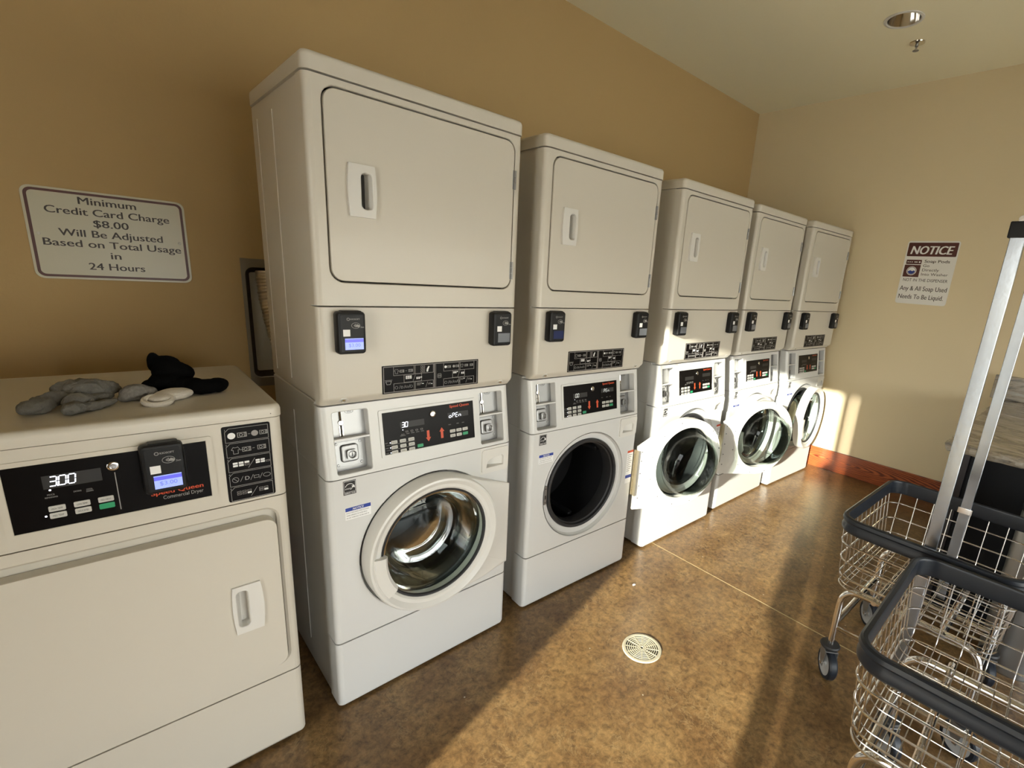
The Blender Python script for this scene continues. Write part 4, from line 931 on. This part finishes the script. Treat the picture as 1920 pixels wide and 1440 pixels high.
# ------------------------------------------------------------------ counter by the far wall
CX0, CY1, CZT = 2.47, -1.13, .878
ct = thing('counter', (0, 0, 0), 'black counter cabinet against the far wall, behind the laundry carts', 'counter')
g = G(); g.box(CX0 + .07, -3.2, .10, XF - .022, CY1 - .045, CZT - .042, b=.002); g.box(CX0 + .13, -3.2, 0, XF - .03, CY1 - .09, .10); g.obj('cabinet_body', 'cabinet', ct)
g = G(); g.box(CX0 + .052, CY1 - .095, .012, CX0 + .07, CY1 - .045, CZT - .042, b=.002); g.obj('end_stile', 'cabedge', ct)
for k in range(4):
    a = CY1 - .10 - .52 * k; g = G(); g.box(CX0 + .052, a - .515, .11, CX0 + .070, a, CZT - .046, b=.003); g.obj('cabinet_panel', 'cabinet', ct)
cw = thing('countertop', (0, 0, 0), 'grey and tan granite countertop with rough chiselled edge, on the black cabinet', 'countertop')
g = G(); rnd = random.Random(4)
def chis(z, k): 
    P = []
    n = 90
    for i in range(n + 1): P.append((XF - .003 - (XF - .003 - CX0) * i / n, CY1 + (rnd.uniform(-.006, .004) if 0 < i else 0) + k))
    for i in range(1, n + 1): P.append((CX0 + rnd.uniform(-.006, .006) - k, CY1 - 2.05 * i / n))
    P.append((XF - .003, CY1 - 2.05)); return P
ls = [(z, chis(z, k)) for z, k in ((CZT - .042, -.008), (CZT - .030, .002), (CZT - .018, .006), (CZT - .006, .0), (CZT, -.006))]
g.loft([[(a, b, z) for a, b in reversed(L)] for z, L in ls]); g.obj('countertop_slab', 'granite', cw, ang=15)
g = G(); g.box(XF - .030, -3.1, CZT + .0005, XF - .0005, -1.085, CZT + .165, b=.004); tag(g.obj('backsplash', 'granite'), 'upright granite backsplash along the far wall above the countertop', 'backsplash')

# waste bin
tb = thing('waste_bin', (2.375, -1.555, 0), 'round brushed steel waste bin at the right edge, behind the far cart', 'bin')
g = G(); g.lathe([(.105, .0), (.108, .01), (.108, .70), (.104, .705)], n=40, cap0=True); g.obj('bin_body', 'steel', tb)
g = G(); g.lathe([(.110, .700), (.110, .725), (.100, .742), (.06, .757), (.01, .76)], n=40, cap1=True, cap0=True); g.obj('bin_lid', 'black', tb)

# ------------------------------------------------------------------ floor drain
fdn = thing('floor_drain', (1.178, -.487, 0), 'round pale slotted floor drain in the sunlit concrete', 'drain')
M_['drainm'] = mat('pale_drain_plastic', (0.48, 0.44, 0.33), 0.5, var=0.12, vscale=40)
g = G(); g.lathe([(.083, .0003), (.081, .004), (.073, .0045), (.072, .0005)], n=48); g.obj('drain_rim', 'drainm', fdn)
g = G(); g.plate(circ(0, 0, .073, 32), .0003, .0008, M=ID); g.obj('drain_well', 'gap', fdn)
g = G()
for r0 in [.009 + .0088 * k for k in range(8)]: g.lathe([(r0 - .0018, .0008), (r0 - .0016, .0042), (r0 + .0016, .0042), (r0 + .0018, .0008)], n=40)
for k in range(12):
    M = Matrix.Rotation(2 * PI * (k + .3) / 12, 4, 'Z'); g.box(.006, -.0016, .0009, .072, .0016, .0040, M=M)
g.obj('grate', 'drainm', fdn)

ps = thing('paper_scrap', (1.49, -.18, 0), 'tiny white crumpled paper scrap on the floor between drain and second stack', 'scrap')
g = G(); rnd2 = random.Random(2)
g.loft([[(.013 * rnd2.uniform(.5, 1) * math.cos(t) * (1 - .4 * k), .009 * rnd2.uniform(.5, 1) * math.sin(t) * (1 - .4 * k), .0004 + .002 * k + rnd2.uniform(0, .001)) for t in [2 * PI * q / 9 for q in range(9)]] for k in (0, 1, 2)])
g.obj('scrap', 'white', ps)

# ------------------------------------------------------------------ ceiling fixtures
cl = thing('recessed_light', (LX, LY, ZC), 'unlit round recessed downlight with mirrored cone in the ceiling', 'ceiling light')
g = G(); g.lathe([(.100, -.0005), (.098, -.004), (.086, -.006), (.080, -.001)], n=48); g.obj('trim_ring', 'plastic', cl)
g = G(); g.lathe([(.081, -.003), (.078, .02), (.066, .07), (.050, .11)], n=48); g.obj('reflector', 'chrome', cl)
g = G(); g.lathe([(.050, .108), (.045, .098), (.02, .09), (.001, .089)], n=32, cap1=True); g.obj('lamp', 'lamp', cl)
sp_ = thing('sprinkler', (3.50, -.343, ZC), 'small chrome fire sprinkler head on the ceiling beside the downlight', 'sprinkler')
g = G(); g.lathe([(.042, -.0005), (.040, -.005), (.022, -.010), (.012, -.010)], n=32, cap1=True); g.obj('escutcheon', 'chrome', sp_)
g = G(); g.lathe([(.009, -.010), (.009, -.022), (.005, -.024), (.005, -.036), (.003, -.040)], n=16, cap1=True)
for s in (-1, 1): g.tube([(s * .008, 0, -.016), (s * .011, 0, -.028), (s * .003, 0, -.042)], .002, 6)
g.obj('sprinkler_body', 'steel', sp_)
g = G(); g.lathe([(.003, -.041), (.017, -.043), (.017, -.045), (.003, -.046)], n=20, cap0=True, cap1=True); g.obj('deflector', 'steel', sp_)

# ------------------------------------------------------------------ laundry carts
CL, CWD = .650, .540            # along x, along y (local, origin at the corner nearest the machines: x right, y towards -)
ZR = .70
def arc_pts(P, r, n=5):
    """polyline with rounded corners"""
    out = [Vector(P[0])]
    for a, b, c in zip(P, P[1:], P[2:]):
        a, b, c = Vector(a), Vector(b), Vector(c); u = (a - b).normalized(); v = (c - b).normalized(); k = min(r, (a - b).length * .49, (c - b).length * .49)
        p0 = b + u * k; p1 = b + v * k
        for i in range(n + 1):
            t = i / n; out.append(p0 * (1 - t) ** 2 + b * 2 * t * (1 - t) + p1 * t * t)
    out.append(Vector(P[-1])); return out
RIMZ = .652
TAP = .022
ZB = .425
def w_short(g):  # U wire running down, across and up along y
    P = [(0, -.012, RIMZ + .01), (0, -.012 - TAP, ZB), (0, -CWD + .012 + TAP, ZB), (0, -CWD + .012, RIMZ + .01)]
    g.tube(arc_pts(P, .04), .0017, 6)
def w_long(g):
    P = [(.012, 0, RIMZ + .01), (.012 + TAP, 0, ZB + .003), (CL - .012 - TAP, 0, ZB + .003), (CL - .012, 0, RIMZ + .01)]
    g.tube(arc_pts(P, .04), .0017, 6)
def ringpath(d, z, r=.06): return [(a, b, z) for a, b in rrect(d, -CWD + d, CL - d, -d, r, 7)]
def w_bottom(g): g.tube([(.035, 0, ZB - .003), (CL - .035, 0, ZB - .003)], .0017, 6)
def make_cart(label, poles):
    r = thing('laundry_cart', (0, 0, 0), label, 'cart', 'wire laundry carts')
    g = G(); g.tube(ringpath(.011, ZR - .008), .004, 8, closed=True); g.tube(ringpath(.011, RIMZ + .004), .004, 8, closed=True); bk = g.obj('basket', 'wire', r)
    for k in range(12): part('ws', 'wire', w_short, 'wire', bk, loc=(.050 + (CL - .10) * k / 11, 0, 0))
    for k in range(8): part('wl', 'wire', w_long, 'wire', bk, loc=(0, -.050 - (CWD - .10) * k / 7, 0))
    for k in range(13): part('wb', 'wire', w_bottom, 'wire', bk, loc=(0, -.06 - (CWD - .12) * k / 12, 0))
    for j, (z, rad) in enumerate(((.600, .0032), (.530, .0032), (.462, .0032), (.420, .0032))):
        t = (RIMZ - z) / (RIMZ - ZB) * TAP
        def fr(g): g.tube(ringpath(.010 + t - .004, z), rad, 6, closed=True)
        part('ring%d' % j, 'hoop', fr, 'wire', bk)
    # vinyl bumper
    g = G(); path = [(a, b) for a, b in rrect(.008, -CWD + .008, CL - .008, -.008, .065, 9)]
    prof = [(-.010, .655), (-.010, .700), (-.007, .706), (.003, .707), (.009, .703), (.011, .692), (.007, .686), (.007, .674), (.010, .668), (.009, .656), (.003, .648), (-.006, .648)]
    g.sweep(prof + [prof[0]], path)
    g.obj('bumper', 'navy', r, merge=.00001); 
    # tubular base
    xa, xb, ya, yb = .065, CL - .090, -.055, -CWD + .055
    for n_, x in (('base_frame', xa), ('base_frame', xb)):
        g = G(); P = [(x, ya, .135), (x, ya, .403), (x, yb, .403), (x, yb, .135)]; g.tube(arc_pts(P, .075, 8), .0125, 12); g.obj(n_, 'chrome', r)
    for x in (xa, xb):
        g = G(); g.tube([(x, ya, .225), (x, yb, .225)], .009, 10); g.obj('cross_bar', 'chrome', r)
    for y in (ya, yb):
        g = G(); g.tube([(xa, y, .245), (xb, y, .245)], .0125, 12); g.obj('side_rail', 'chrome', r)
    for y in (ya - .11, yb + .11):
        g = G(); g.tube([(.045, y, .405), (CL - .045, y, .405)], .010, 10); g.obj('basket_rail', 'chrome', r)
    # casters
    def f_stem(g): g.lathe([(.011, .125), (.011, .165), (.008, .168)], n=14, cap1=True); 
    def f_disc(g): g.lathe([(.012, .150), (.034, .146), (.037, .140), (.034, .134), (.020, .128), (.018, .122)], n=28)
    def f_yoke(g):
        g.box(-.020, -.024, .122, .030, .024, .126, b=.001, seg=1)
        for s in (-1, 1): g.loft([[(a, s * .022, b) for a, b in ((-.018, .124), (.028, .124), (.028, .105), (.020, .050), (.006, .050), (-.018, .100))], [(a, s * .0245, b) for a, b in ((-.018, .124), (.028, .124), (.028, .105), (.020, .050), (.006, .050), (-.018, .100))]])
    WH = frame((.013, 0, .0625), (1, 0, 0), (0, 0, 1))
    def f_tyre(g): g.lathe([(.047, -.015), (.058, -.015), (.0622, -.009), (.0622, .009), (.058, .015), (.047, .015)], WH, 36)
    def f_hub(g): g.lathe([(.0005, -.0125), (.012, -.0145), (.014, -.010), (.040, -.010), (.048, -.014), (.048, .014), (.040, .010), (.014, .010), (.012, .0145), (.0005, .0125)], WH, 32)
    def f_axle(g): g.lathe([(.0005, -.029), (.007, -.029), (.007, -.024), (.007, .024), (.007, .029), (.0005, .029)], WH, 12)
    for n_, (x, y, an) in enumerate(((xa, ya, 2.27), (xb, ya, 2.2), (xa, yb, 1.9), (xb, yb, 2.5))):
        c = part('cdisc', 'caster', f_disc, 'rubber', r, loc=(x, y, 0), rot=(0, 0, -an - .15))
        for key, nm, fn, mt in (('cstem', 'stem', f_stem, 'chrome'), ('cyoke', 'yoke', f_yoke, 'steel'), ('ctyre', 'tyre', f_tyre, 'navy'), ('chub', 'wheel', f_hub, 'wheel'), ('caxle', 'axle', f_axle, 'chrome')): part(key, nm, fn, mt, c)
    if poles:
        for x in (.026, CL - .030):
            g = G(); g.box(x - .009, -.301, .25, x + .009, -.266, 1.715, b=.0015, seg=1); o = g.obj('pole', 'steel', r); o.data.materials.clear(); o.data.materials.append(M_['polem'])
            g = G(); g.box(x - .013, -.308, 1.690, x + .013, -.259, 1.735, b=.003); g.obj('pole_cap', 'black', r)
            g = G(); g.box(x - .013, -.308, .655, x + .013, -.259, .680, b=.002); g.obj('clamp', 'chrome', r)
        g = G(); g.tube([(.026, -.283, 1.742), (CL - .030, -.283, 1.742)], .010, 12); g.obj('hanger_bar', 'chrome', r)
    return r
M_['polem'] = mat('brushed_chrome_pole', (0.30, 0.32, 0.35), 0.2, 1.0, bump=0.05, bscale=60, var=0.08, vscale=12)
c1 = make_cart('wire laundry cart with two tall chrome poles, beside the granite counter', True); c1.location = (1.598, -.990, 0); c1.rotation_euler = (0, 0, math.radians(-1.2))
c2 = make_cart('front wire laundry cart without poles, cut off by the lower right corner', False); c2.location = (.895, -1.262, 0); c2.rotation_euler = (0, 0, math.radians(.8))
